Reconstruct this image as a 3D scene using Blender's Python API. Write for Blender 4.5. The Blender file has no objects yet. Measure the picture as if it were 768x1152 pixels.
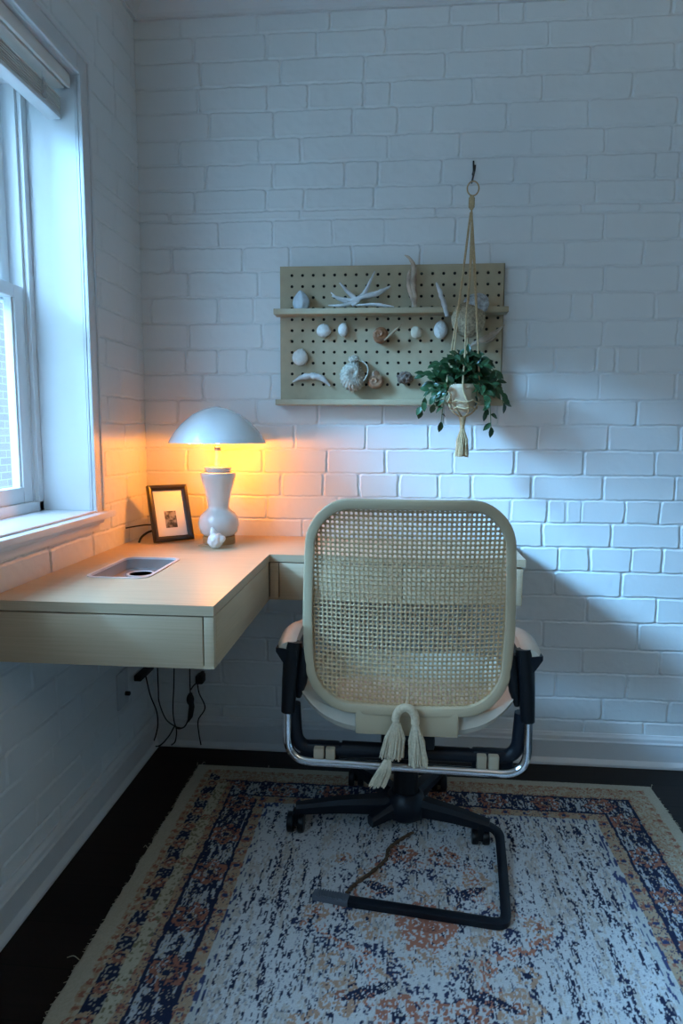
import bpy, bmesh, math, random
import numpy as np
from mathutils import Vector, Matrix, noise
rnd = random.Random(7)
PI = math.pi
C = bpy.context.scene.collection

# ------------------------------------------------------------------ camera
F, YAW, PITCH, ROLL = 751.563, math.radians(4.9851), math.radians(6.7801), math.radians(0.3094)
CAM = Vector((.8556, -2.201, 1.1))
fw = Vector((-math.sin(YAW)*math.cos(PITCH), math.cos(YAW)*math.cos(PITCH), -math.sin(PITCH)))
rt0 = Vector((math.cos(YAW), math.sin(YAW), 0)); up0 = rt0.cross(fw)
RT = math.cos(ROLL)*rt0 + math.sin(ROLL)*up0
UP = -math.sin(ROLL)*rt0 + math.cos(ROLL)*up0
def at(px, py, y):                       # the point of the plane y = const seen at a pixel (used to measure positions)
    d = fw + RT*((px-384)/F) - UP*((py-576)/F)
    return CAM + d*((y-CAM.y)/d.y)
cd = bpy.data.cameras.new('camera'); cam = bpy.data.objects.new('camera', cd); C.objects.link(cam)
cd.sensor_fit = 'HORIZONTAL'; cd.sensor_width = 36; cd.lens = F/768*36; cd.clip_start = .02
m3 = Matrix((RT, UP, -fw)).transposed()
cam.matrix_world = Matrix.Translation(CAM) @ m3.to_4x4()
bpy.context.scene.camera = cam

# ------------------------------------------------------------------ materials
def nd(nt, t, **kw):
    n = nt.nodes.new(t)
    for k, v in kw.items():
        if k in n.inputs: n.inputs[k].default_value = v
        else: setattr(n, k, v)
    return n
def lk(nt, a, b): nt.links.new(a, b)
def mat(name, col, rough=.5, metal=0, var=.06, vs=8, vstretch=(1,1,1), bump=0, bs=60, spec=.5, coat=0, col2=None, bstretch=(1,1,1), bdist=.002, sheen=0):
    m = bpy.data.materials.new(name); m.use_nodes = True; nt = m.node_tree
    b = nt.nodes['Principled BSDF']
    b.inputs['Roughness'].default_value = rough; b.inputs['Metallic'].default_value = metal
    b.inputs['Specular IOR Level'].default_value = spec
    b.inputs['Coat Weight'].default_value = coat
    b.inputs['Sheen Weight'].default_value = sheen
    tc = nd(nt, 'ShaderNodeTexCoord'); mp = nd(nt, 'ShaderNodeMapping'); mp.inputs['Scale'].default_value = vstretch
    lk(nt, tc.outputs['Object'], mp.inputs['Vector'])
    n = nd(nt, 'ShaderNodeTexNoise', Scale=vs, Detail=5.0); lk(nt, mp.outputs[0], n.inputs['Vector'])
    mx = nd(nt, 'ShaderNodeMix', data_type='RGBA')
    c2 = col2 if col2 else tuple(max(0, c*(1-var*3)) for c in col)
    mx.inputs[6].default_value = (*c2, 1); mx.inputs[7].default_value = (*(col if col2 else tuple(min(1, c*(1+var)) for c in col)), 1)
    cr = nd(nt, 'ShaderNodeMapRange'); cr.inputs[1].default_value = .3; cr.inputs[2].default_value = .7
    lk(nt, n.outputs[0], cr.inputs[0]); lk(nt, cr.outputs[0], mx.inputs[0]); lk(nt, mx.outputs[2], b.inputs['Base Color'])
    if bump:
        mp2 = nd(nt, 'ShaderNodeMapping'); mp2.inputs['Scale'].default_value = bstretch
        lk(nt, tc.outputs['Object'], mp2.inputs['Vector'])
        n2 = nd(nt, 'ShaderNodeTexNoise', Scale=bs, Detail=4.0); lk(nt, mp2.outputs[0], n2.inputs['Vector'])
        bp = nd(nt, 'ShaderNodeBump', Strength=bump, Distance=bdist); lk(nt, n2.outputs[0], bp.inputs['Height']); lk(nt, bp.outputs[0], b.inputs['Normal'])
    return m
def emis(m, col, s):
    b = m.node_tree.nodes['Principled BSDF']; b.inputs['Emission Color'].default_value = (*col, 1); b.inputs['Emission Strength'].default_value = s
    return m
M = {}
M['wall'] = mat('painted_brick', (.74,.76,.76), .42, var=.02, vs=3, bump=.35, bs=90, bdist=.0012, spec=.4)
M['plaster'] = mat('plain_wall_paint', (.36,.34,.31), .7, var=.02, vs=3)
M['ceil'] = mat('ceiling_paint', (.66,.66,.66), .7, var=.02)
M['trim'] = mat('white_trim_paint', (.68,.69,.70), .35, var=.015)
M['vinyl'] = mat('window_vinyl', (.82,.83,.84), .3, var=.01)
M['desk'] = mat('desk_laminate', (.57,.44,.295), .42, col2=(.50,.385,.25), vs=5, vstretch=(1.2,16,60), bump=.12, bs=40, bstretch=(1,20,60), bdist=.0006)
M['desk_side'] = mat('desk_laminate_side', (.57,.44,.295), .42, col2=(.50,.385,.25), vs=5, vstretch=(16,1.2,60), bump=.12, bs=40, bstretch=(20,1,60), bdist=.0006)
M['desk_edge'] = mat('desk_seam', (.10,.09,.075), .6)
M['peg'] = mat('pegboard_paint', (.43,.345,.22), .5, var=.03, vs=30)
M['hole'] = mat('hole_dark', (.015,.014,.012), .9)
M['frame_b'] = mat('chair_shell', (.52,.41,.265), .40, var=.02)
M['cane'] = mat('cane', (.66,.47,.27), .45, col2=(.47,.32,.17), vs=220, bump=.3, bs=500, bdist=.0005)
M['black'] = mat('black_plastic', (.004,.005,.007), .42, var=.1, spec=.3)
M['black2'] = mat('black_metal', (.005,.008,.014), .42, var=.1, spec=.3)
M['chrome'] = mat('chrome', (.82,.83,.85), .12, metal=1, var=.01)
M['cushion'] = mat('seat_vinyl', (.64,.56,.45), .5, bump=.1, bs=200)
M['webbing'] = mat('beige_webbing', (.44,.35,.24), .8, bump=.4, bs=300, bdist=.0006)
M['rope'] = mat('cotton_cord', (.76,.64,.47), .9, col2=(.58,.47,.32), vs=180, bump=.5, bs=400, bdist=.001)
M['jute'] = mat('jute_cord', (.58,.42,.24), .9, col2=(.42,.29,.15), vs=180, bump=.5, bs=400, bdist=.001)
M['ceramic'] = mat('white_ceramic', (.80,.78,.76), .14, var=.015, vs=14, coat=.4, col2=(.74,.72,.70))
M['shade'] = mat('white_enamel', (.78,.79,.80), .12, var=.01, coat=.5)
M['wood'] = mat('light_wood', (.50,.31,.14), .55, col2=(.36,.20,.08), vs=30, vstretch=(1,1,12))
M['bframe'] = mat('dark_frame', (.022,.014,.010), .3, var=.2)
M['mat'] = mat('mat_board', (.80,.78,.74), .8, var=.01)
M['tray'] = mat('grey_tray', (.42,.40,.40), .25, metal=.4, var=.03)
M['trayrim'] = mat('tray_rim', (.72,.70,.70), .3, metal=.2)
M['pot'] = mat('pot_glaze', (.60,.46,.31), .5, col2=(.50,.38,.25), vs=30)
M['soil'] = mat('soil', (.03,.02,.012), .9)
M['leaf'] = mat('leaf', (.030,.088,.030), .35, col2=(.012,.040,.016), vs=30)
M['stem'] = mat('stem', (.05,.10,.03), .6)
M['shell'] = mat('white_shell', (.72,.70,.66), .5, col2=(.60,.56,.50), vs=60, bump=.4, bs=180)
M['shellg'] = mat('grey_white_shell', (.56,.60,.63), .5, col2=(.42,.46,.48), vs=40, bump=.5, bs=120)
M['shellb'] = mat('brown_shell', (.34,.15,.07), .4, col2=(.20,.09,.045), vs=60, bump=.3, bs=200)
M['rustshell'] = mat('tan_shell', (.40,.22,.12), .55, col2=(.26,.13,.08), vs=80, bump=.5, bs=200)
M['stone'] = mat('pale_stone', (.62,.54,.42), .7, col2=(.5,.42,.31), vs=60, bump=.3, bs=150)
M['rock'] = mat('brown_rock', (.22,.15,.11), .8, col2=(.10,.07,.06), vs=120, bump=1, bs=160, bdist=.004)
M['coral'] = mat('spiral_fossil', (.50,.45,.36), .8, col2=(.28,.24,.19), vs=120, bump=.9, bs=180, bdist=.003)
M['drift'] = mat('driftwood', (.66,.53,.41), .7, col2=(.38,.28,.21), vs=40, bump=.6, bs=80, bdist=.002)
M['driftw'] = mat('bleached_driftwood', (.70,.69,.68), .6, col2=(.46,.44,.42), vs=40, bump=.6, bs=80, bdist=.002)
M['drifto'] = mat('tan_driftwood', (.52,.38,.25), .7, col2=(.34,.22,.13), vs=60, bump=.6, bs=120, bdist=.002)
M['urchin'] = mat('speckled_ball', (.55,.44,.28), .8, col2=(.22,.17,.11), vs=150, bump=1, bs=220, bdist=.003)
M['urchinw'] = mat('grey_ball', (.58,.60,.60), .8, col2=(.26,.27,.27), vs=90, bump=1, bs=120, bdist=.003)
M['cable'] = mat('cable', (.008,.008,.009), .6)
M['slat'] = mat('blind_slat', (.78,.74,.68), .5, var=.02)
M['slatd'] = mat('blind_tape', (.66,.65,.62), .8, bump=.4, bs=300)
M['outlet'] = mat('outlet_plastic', (.62,.63,.64), .35)
M['brickout'] = mat('neighbour_brick', (.22,.17,.16), .85, col2=(.17,.13,.12), vs=40)
M['pave'] = mat('outside_ground', (.30,.30,.27), .9)
# outside brick pattern
nt = M['brickout'].node_tree; b = nt.nodes['Principled BSDF']
tc = nd(nt, 'ShaderNodeTexCoord'); sx = nd(nt, 'ShaderNodeSeparateXYZ'); cx = nd(nt, 'ShaderNodeCombineXYZ')
lk(nt, tc.outputs['Object'], sx.inputs[0]); lk(nt, sx.outputs[1], cx.inputs[0]); lk(nt, sx.outputs[2], cx.inputs[1])
bk = nd(nt, 'ShaderNodeTexBrick', Scale=1.0); lk(nt, cx.outputs[0], bk.inputs['Vector'])
bk.inputs['Color1'].default_value = (.22,.17,.165,1); bk.inputs['Color2'].default_value = (.18,.14,.135,1); bk.inputs['Mortar'].default_value = (.27,.25,.24,1)
bk.inputs['Brick Width'].default_value = .22; bk.inputs['Row Height'].default_value = .075; bk.inputs['Mortar Size'].default_value = .006
lk(nt, bk.outputs[0], b.inputs['Base Color'])
# glass: clear pane with a faint fresnel reflection
g = bpy.data.materials.new('window_glass'); g.use_nodes = True; nt = g.node_tree; nt.nodes.clear()
o = nd(nt, 'ShaderNodeOutputMaterial'); mx = nd(nt, 'ShaderNodeMixShader'); tr = nd(nt, 'ShaderNodeBsdfTransparent'); gl = nd(nt, 'ShaderNodeBsdfGlossy', Roughness=.02)
tr.inputs[0].default_value = (.95,.98,.98,1); mx.inputs[0].default_value = .06
lk(nt, tr.outputs[0], mx.inputs[1]); lk(nt, gl.outputs[0], mx.inputs[2]); lk(nt, mx.outputs[0], o.inputs[0]); M['glass'] = g
# dark floor boards
m = mat('dark_floor', (.020,.012,.010), .42, var=.2, spec=.18); M['floor'] = m; nt = m.node_tree; b = nt.nodes['Principled BSDF']
tc = nd(nt, 'ShaderNodeTexCoord'); bk = nd(nt, 'ShaderNodeTexBrick', Scale=1.0); lk(nt, tc.outputs['Object'], bk.inputs['Vector'])
bk.inputs['Color1'].default_value = (.012,.008,.007,1); bk.inputs['Color2'].default_value = (.020,.012,.010,1); bk.inputs['Mortar'].default_value = (.004,.003,.003,1)
bk.inputs['Brick Width'].default_value = 1.1; bk.inputs['Row Height'].default_value = .125; bk.inputs['Mortar Size'].default_value = .0015
mp = nd(nt, 'ShaderNodeMapping'); mp.inputs['Scale'].default_value = (3,50,1); lk(nt, tc.outputs['Object'], mp.inputs[0])
n = nd(nt, 'ShaderNodeTexNoise', Scale=1.0, Detail=6.0); lk(nt, mp.outputs[0], n.inputs['Vector'])
mm = nd(nt, 'ShaderNodeMix', data_type='RGBA', blend_type='MULTIPLY'); mm.inputs[0].default_value = .7
lk(nt, bk.outputs[0], mm.inputs[6]); lk(nt, n.outputs[0], mm.inputs[7]); lk(nt, mm.outputs[2], b.inputs['Base Color'])
bp = nd(nt, 'ShaderNodeBump', Strength=.3, Distance=.001); lk(nt, n.outputs[0], bp.inputs['Height']); lk(nt, bp.outputs[0], b.inputs['Normal'])
# woven rug: colour from the weave attribute, pile bump
m = mat('rug_weave', (.5,.5,.5), .95, bump=.6, bs=350, bdist=.003, spec=.1); M['rug'] = m; nt = m.node_tree; b = nt.nodes['Principled BSDF']
a = nd(nt, 'ShaderNodeAttribute'); a.attribute_name = 'weave'; lk(nt, a.outputs['Color'], b.inputs['Base Color'])
M['fringe'] = mat('rug_binding', (.50,.46,.36), .95, bump=.6, bs=350, bdist=.003)
M['shadowedge'] = mat('shadow_edge_brown', (.12,.065,.03), .9, col2=(.05,.03,.018), vs=160, bump=.6, bs=300)
M['bulb'] = emis(mat('bulb_glass', (.9,.7,.4), .4), (1,.50,.12), 12)
M['ribbed'] = mat('grey_rubber', (.10,.12,.15), .6)
# framed photograph: grey people against a paler ground (procedural blur)
m = mat('old_photograph', (.10,.10,.10), .5); M['photo'] = m; nt = m.node_tree; b = nt.nodes['Principled BSDF']
tc = nd(nt, 'ShaderNodeTexCoord'); n = nd(nt, 'ShaderNodeTexNoise', Scale=70.0, Detail=2.0); lk(nt, tc.outputs['Object'], n.inputs['Vector'])
cr = nd(nt, 'ShaderNodeValToRGB'); cr.color_ramp.elements[0].color = (.03,.03,.03,1); cr.color_ramp.elements[0].position = .40; cr.color_ramp.elements[1].color = (.30,.29,.28,1); cr.color_ramp.elements[1].position = .62
lk(nt, n.outputs[0], cr.inputs[0]); lk(nt, cr.outputs[0], b.inputs['Base Color'])

# ------------------------------------------------------------------ mesh helpers
class MB:
    def __init__(s): s.v = []; s.f = []
    def add(s, vs, fs):
        k = len(s.v); s.v += [tuple(v) for v in vs]; s.f += [tuple(i+k for i in f) for f in fs]; return s
    def box(s, x0, x1, y0, y1, z0, z1, bev=0):
        if bev:
            bm = bmesh.new(); r = bmesh.ops.create_cube(bm, size=1)
            for v in bm.verts: v.co = Vector(((x0+x1)/2+v.co.x*(x1-x0), (y0+y1)/2+v.co.y*(y1-y0), (z0+z1)/2+v.co.z*(z1-z0)))
            bmesh.ops.bevel(bm, geom=bm.edges[:], offset=bev, segments=2, affect='EDGES', profile=.5)
            s.add([v.co[:] for v in bm.verts], [[v.index for v in f.verts] for f in bm.faces]); bm.free(); return s
        v = [(x,y,z) for x in (x0,x1) for y in (y0,y1) for z in (z0,z1)]
        return s.add(v, [(0,1,3,2),(4,6,7,5),(0,4,5,1),(2,3,7,6),(0,2,6,4),(1,5,7,3)])
    def tube(s, pts, r, seg=10, closed=False, flat=None, caps=True):
        pts = [Vector(p) for p in pts]; n = len(pts)
        rs = r if isinstance(r, (list, tuple)) else [r]*n
        T = []
        for i in range(n):
            if closed: t = pts[(i+1)%n]-pts[(i-1)%n]
            else: t = pts[min(i+1,n-1)]-pts[max(i-1,0)]
            T.append(t.normalized())
        ref = Vector((0,0,1)) if abs(T[0].z) < .9 else Vector((0,1,0))
        N = (ref-T[0]*ref.dot(T[0])).normalized(); vs = []
        for i in range(n):
            if i:
                q = T[i-1].rotation_difference(T[i]); N = q @ N
                N = (N-T[i]*N.dot(T[i])).normalized()
            B = T[i].cross(N)
            for k in range(seg):
                a = 2*PI*k/seg; fa, fb = (1,1) if not flat else flat
                vs.append(pts[i]+N*math.cos(a)*rs[i]*fa+B*math.sin(a)*rs[i]*fb)
        fs = []
        for i in range(n if closed else n-1):
            j = (i+1)%n
            for k in range(seg):
                l = (k+1)%seg; fs.append((i*seg+k, i*seg+l, j*seg+l, j*seg+k))
        if not closed and caps: fs += [tuple(range(seg))[::-1], tuple((n-1)*seg+k for k in range(seg))]
        return s.add(vs, fs)
    def lathe(s, prof, c=(0,0,0), seg=48):
        c = Vector(c); vs = []; n = len(prof)
        for r, z in prof:
            for k in range(seg):
                a = 2*PI*k/seg; vs.append((c.x+r*math.cos(a), c.y+r*math.sin(a), c.z+z))
        fs = []
        for i in range(n-1):
            for k in range(seg):
                l = (k+1)%seg; fs.append((i*seg+k, i*seg+l, (i+1)*seg+l, (i+1)*seg+k))
        if prof[0][0] > 1e-6: fs.append(tuple(range(seg))[::-1])
        if prof[-1][0] > 1e-6: fs.append(tuple((n-1)*seg+k for k in range(seg)))
        return s.add(vs, fs)
    def blob(s, c, r, amp=0, freq=3, sub=4, fn=None, seed=0):
        bm = bmesh.new(); bmesh.ops.create_icosphere(bm, subdivisions=sub, radius=1); c = Vector(c)
        for v in bm.verts:
            d = v.co.normalized(); k = 1+amp*noise.noise(d*freq+Vector((seed,seed*2,3)))
            if fn: d = fn(d)
            v.co = Vector((c.x+d.x*r[0]*k, c.y+d.y*r[1]*k, c.z+d.z*r[2]*k))
        s.add([v.co[:] for v in bm.verts], [[v.index for v in f.verts] for f in bm.faces]); bm.free(); return s
    def build(s, name, m, parent=None, smooth=True, ang=35):
        me = bpy.data.meshes.new(name); me.from_pydata(s.v, [], s.f)
        bm = bmesh.new(); bm.from_mesh(me); bmesh.ops.recalc_face_normals(bm, faces=bm.faces); bm.to_mesh(me); bm.free()
        me.materials.append(M[m] if isinstance(m, str) else m)
        if smooth:
            me.polygons.foreach_set('use_smooth', [True]*len(me.polygons)); me.set_sharp_from_angle(angle=math.radians(ang))
        o = bpy.data.objects.new(name, me); C.objects.link(o)
        if parent:
            o.parent = parent
            if parent.parent is None: base = parent.location
            else: base = parent.parent.location
            o.matrix_parent_inverse = Matrix.Identity(4)
            # meshes are written in world coordinates: shift so that the parent's place is the origin
            if not parent.get('_w'): pass
            o.location = -Vector(wloc(parent))
        return o
def wloc(o):
    v = Vector(o.location)
    while o.parent: o = o.parent; v += Vector(o.location)
    return v
def thing(name, label, cat, loc=(0,0,0), group=None):
    o = bpy.data.objects.new(name, None); C.objects.link(o); o.location = loc; o.empty_display_size = .05
    o['label'] = label; o['category'] = cat
    if group: o['group'] = group
    return o
def tag(o, label, cat, group=None):
    o['label'] = label; o['category'] = cat
    if group: o['group'] = group
    return o
def struct(o): o['kind'] = 'structure'; return o
def lerp(a, b, t): return a+(b-a)*t
def spline(ctrl, n=8):                          # Catmull-Rom through the control points
    P = [Vector(c) for c in ctrl]; P = [P[0]*2-P[1]]+P+[P[-1]*2-P[-2]]; out = []
    for i in range(1, len(P)-2):
        for k in range(n):
            t = k/n; a, b_, c, d = P[i-1], P[i], P[i+1], P[i+2]
            out.append(.5*((2*b_)+(c-a)*t+(2*a-5*b_+4*c-d)*t*t+(3*b_-a-3*c+d)*t**3))
    out.append(P[-2]); return out
def round_path(pts, r, n=6):                    # polyline with rounded corners
    P = [Vector(p) for p in pts]; out = [P[0]]
    for i in range(1, len(P)-1):
        a, b_, c = P[i-1], P[i], P[i+1]; u = (a-b_).normalized(); w = (c-b_).normalized()
        rr = min(r, (a-b_).length*.49, (c-b_).length*.49); p0 = b_+u*rr; p1 = b_+w*rr
        for k in range(n+1):
            t = k/n; out.append(p0*(1-t)**2+b_*2*t*(1-t)+p1*t*t)
    out.append(P[-1]); return out
def grid_obj(name, X, Y, Z, m, skip=None):      # mesh from 2-D numpy arrays
    h, w = X.shape; me = bpy.data.meshes.new(name)
    co = np.stack([X, Y, Z], -1).reshape(-1, 3).astype(np.float32)
    i = np.arange((h-1)*(w-1)); r = i//(w-1); c = i % (w-1); a = r*w+c
    q = np.stack([a, a+1, a+w+1, a+w], -1)
    if skip is not None: q = q[~skip.reshape(-1)]
    me.vertices.add(len(co)); me.vertices.foreach_set('co', co.reshape(-1))
    me.loops.add(q.size); me.loops.foreach_set('vertex_index', q.reshape(-1).astype(np.int32))
    me.polygons.add(len(q)); me.polygons.foreach_set('loop_start', (np.arange(len(q))*4).astype(np.int32))
    me.polygons.foreach_set('loop_total', np.full(len(q), 4, np.int32)); me.polygons.foreach_set('use_smooth', np.ones(len(q), bool))
    me.update(calc_edges=True); me.validate(); me.materials.append(M[m])
    o = bpy.data.objects.new(name, me); C.objects.link(o); return o
def vnoise(x, y, seed):                         # smooth 2-D value noise, numpy
    rs = np.random.RandomState(seed); T = rs.rand(256, 256)
    xi = np.floor(x).astype(int); yi = np.floor(y).astype(int); fx = x-xi; fy = y-yi
    fx = fx*fx*(3-2*fx); fy = fy*fy*(3-2*fy)
    a = T[yi % 256, xi % 256]; b_ = T[yi % 256, (xi+1) % 256]; c = T[(yi+1) % 256, xi % 256]; d = T[(yi+1) % 256, (xi+1) % 256]
    return (a*(1-fx)+b_*fx)*(1-fy)+(c*(1-fx)+d*fx)*fy

# ------------------------------------------------------------------ painted brick walls (relief heightfields)
ZC = 2.379; ZTOP = 2.44; XR = 3.0; YR = -3.7
bedpx = [19,49,80,110,142,172,202,228,239,270,299,329,360,390.5,420,450.5,479,508,536,563.5,590,617,644.5,672.5,701,731.5,759,787,812]
def zrow(p): return at(700, p, 0).z
beds = [zrow(p) for p in bedpx]
while beds[-1] > .02: beds.append(beds[-1]-.076)
beds = [beds[0]+.083]+beds
jp = [[372,435,507,562,590,663,756],[299,356,434,521.4,617.5,712],[315.5,410,501.6,589,665,760],[300.6,346.6,409,439.5,532,610.6,712],
[235,308,397,447.5,487.5,571,662,763],[291,338.5,436.6,518,599,681,756],[231,306.6,388,425.7,497.6,579,661,738,765],[219,299,342,421,509,596.5,670,759.6],
[190,338,490,655,720],[246,306.6,374,432.6,513,599,680,765],[193,273,325.6,396,473,552,635.6,723.6],[212,290.6,350,430,510,594,679,763],
[170,245.6,285,360,440,520,560,643,667,737],[212,294.6,380,460,530,594,678,762],[208.6,244.5,278,350,430,510,560,623.6,670,692.5,719],
[228.5,304.7,390,470,540,592.7,674,760],[200,289,358,431,500,560,636.8,716.6],[240,331,411,482,532,604.5,683.8,764.5],
[210,295,368,433.5,509.7,578.5,656.4,736.6],[250,316,364,404,448.7,493,530,598,677.8,759],[230,300,380,460,530,574.4,615.4,637,654,703,742.6],
[250,340,430,520,610,687,765],[220,300,380,460,540,585,627.7,663,709.8,745],[250,340,420,520,623.6,699],[215,300,390,480,570,659,738.5],
[250,330,410,500,610,718],[220,300,390,480,560,655,742],[250,340,430,520,625,704],[220,310,400,490,590,676.7,751.7],[250,340,430,520,656,724]]
rs = random.Random(3)
rows_back = []
for i in range(len(beds)-1):
    zt, zb = beds[i], beds[i+1]
    if i < len(jp):
        py = (([0]+bedpx)[i]+(bedpx+[830])[i])/2 if i < len(bedpx) else 818
        js = [at(p, py, 0).x for p in jp[i]]
    else: js = [.1+.12*(i % 2)]
    j0 = js[0]
    while j0 > .3: j0 -= .24*rs.uniform(.92, 1.08); js.append(j0)
    j1 = max(js)
    while j1 < 3.2: j1 += .245*rs.uniform(.95, 1.05); js.append(j1)
    rows_back.append((zt, zb, sorted([-1]+js)))
rows_left = []
for i in range(len(beds)-1):
    js = []; a = .055+.12*(i % 2)+rs.uniform(-.02, .02)
    while a < 4: js.append(-a); a += (.24 if rs.random() > .12 else .12)*rs.uniform(.95, 1.05)
    rows_left.append((beds[i], beds[i+1], sorted(js+[1.0, -5])))
def relief(U, Z, rows, seed):
    H = np.zeros_like(U)
    wu = (vnoise(U*28, Z*28, seed)-.5)*.0045+(vnoise(U*110, Z*110, seed+1)-.5)*.0028
    wz = (vnoise(U*16, Z*16, seed+2)-.5)*.0036+(vnoise(U*90, Z*90, seed+3)-.5)*.0024
    u = U+wu; z = Z+wz; d = np.full_like(U, -1.0); fade = np.ones_like(U)
    r = np.random.RandomState(seed)
    for (zt, zb, js) in rows:
        sel = (z <= zt) & (z > zb)
        if not sel.any(): continue
        us = u[sel]; ja = np.array(js); k = np.clip(np.searchsorted(ja, us)-1, 0, len(ja)-2)
        jw = r.uniform(.0012, .0036, len(ja)); weak = np.where(r.rand(len(ja)) < .10, .45, 1.0)
        l = ja[k]+jw[k]; rr = ja[k+1]-jw[k+1]
        cx = (l+rr)/2; hx = np.maximum((rr-l)/2, .004); cz = (zt+zb)/2; hz = (zt-zb)/2-.0016
        rc = min(.009, hz*.5); qx = np.abs(us-cx)-hx+rc; qz = np.abs(z[sel]-cz)-hz+rc
        dd = -(np.minimum(np.maximum(qx, qz), 0)+np.hypot(np.maximum(qx, 0), np.maximum(qz, 0))-rc)
        d[sel] = dd; nearl = np.where(us < cx, weak[k], weak[k+1]); fade[sel] = np.where(qz > qx, 1, nearl)
    t = np.clip((d+.0006)/.0032, 0, 1); t = t*t*(3-2*t)
    lip = np.exp(-((d-.004)/.0022)**2)*.0007*(vnoise(U*40, Z*40, seed+9) > .35)
    H = -(1-t)*.0040*fade+lip
    H += (vnoise(U*9, Z*9, seed+5)-.5)*.0016+(vnoise(U*60, Z*60, seed+6)-.5)*.0009*(vnoise(U*7, Z*7, seed+7) > .45)
    return H
def axis(segs):
    out = []
    for a, b_, st in segs: out.append(np.arange(a, b_, st))
    out.append([segs[-1][1]]); return np.concatenate(out)
xs = axis([(0, 1.85, .0025), (1.85, XR, .009)]); zs = axis([(0, 2.40, .0025), (2.40, ZTOP, .02)])
U, Z = np.meshgrid(xs, zs); Hh = relief(U, Z, rows_back, 11)
wb = grid_obj('wall_back', U, -Hh, Z, 'wall'); struct(wb)
WIN = [(-1.33, -.43), (-3.40, -1.62)]; WZ0, WZ1 = .875, 2.01; WZL = [.875, .80]
ys = -axis([(0, 1.0, .0028), (1.0, -YR, .010)])
ys = np.unique(np.concatenate([ys, [w for p in WIN for w in p]]))
zz = np.unique(np.concatenate([axis([(0, 2.40, .0028), (2.40, ZTOP, .02)]), [WZ0, WZL[1], WZ1]]))
U, Z = np.meshgrid(ys, zz); Hh = relief(U, Z, rows_left, 23)
yc = (ys[1:]+ys[:-1])/2; zc_ = (zz[1:]+zz[:-1])/2; YC, ZCc = np.meshgrid(yc, zc_)
skip = np.zeros(YC.shape, bool)
for (a, b_), z_ in zip(WIN, WZL): skip |= (YC > a) & (YC < b_) & (ZCc > z_) & (ZCc < WZ1)
wl = grid_obj('wall_left', Hh, U, Z, 'wall', skip); struct(wl)
fl = MB().box(-.3, XR+.1, YR-.1, .1, -.05, 0).build('floor', 'floor', smooth=False); struct(fl)
ce = MB().box(-.3, XR+.1, YR-.1, .1, ZTOP, ZTOP+.05).build('ceiling', 'ceil', smooth=False); struct(ce)
struct(MB().box(XR, XR+.1, YR, .1, 0, ZTOP).build('wall_right', 'plaster', smooth=False))
struct(MB().box(-.2, XR+.1, YR-.1, YR, 0, ZTOP).build('wall_rear', 'plaster', smooth=False))
# outer masonry of the left wall (thickness seen through the windows, keeps daylight out)
ow = MB()
yy = [YR, WIN[1][0], WIN[1][1], WIN[0][0], WIN[0][1], .1]
G = .0125
for i in (0, 2, 4): ow.box(-.20, -.008, yy[i]+(G if i else 0), yy[i+1]-(G if i < 4 else 0), -.02, ZTOP)
for (a, b_), z_ in zip(WIN, WZL): ow.box(-.20, -.008, a-G, b_+G, -.02, z_-.0165); ow.box(-.20, -.008, a-G, b_+G, WZ1+G, ZTOP)
ow.box(-.2, XR+.1, .008, .12, -.02, ZTOP)
struct(ow.build('wall_outer', 'wall', smooth=False))
# baseboards: flat board, stepped cap, shoe
def profile(prof, p0, p1, inward):      # extrude (offset, z) profile from p0 to p1
    mb = MB(); inward = Vector(inward); n = len(prof); vs = []
    for p in (p0, p1):
        for o_, z in prof: q = Vector(p)+inward*o_; vs.append((q.x, q.y, p[2]+z))
    fs = [(i, (i+1) % n, (i+1) % n+n, i+n) for i in range(n)]+[tuple(range(n)), tuple(range(2*n-1, n-1, -1))]
    return mb.add(vs, fs)
bprof = [(-.004,0),(.026,0),(.026,.008),(.022,.015),(.017,.020),(.016,.022),(.016,.076),(.019,.078),(.019,.082),(.014,.086),(.013,.096),(.007,.102),(.005,.106),(-.004,.106)]
struct(profile(bprof, (0,0,0), (XR,0,0), (0,-1,0)).build('baseboard_back', 'trim', ang=20))
struct(profile(bprof, (0,0,0), (0,YR,0), (1,0,0)).build('baseboard_left', 'trim', ang=20))
cprof = [(-.004,ZTOP),(.055,ZTOP),(.055,ZTOP-.012),(.042,ZTOP-.020),(.020,ZTOP-.050),(.010,ZTOP-.056),(.010,ZC),(-.004,ZC)]
struct(profile(cprof, (0,0,0), (XR,0,0), (0,-1,0)).build('trim_1', 'ceil', ang=20))
struct(profile(cprof, (0,0,0), (0,YR,0), (1,0,0)).build('trim_2', 'ceil', ang=20))

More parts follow.
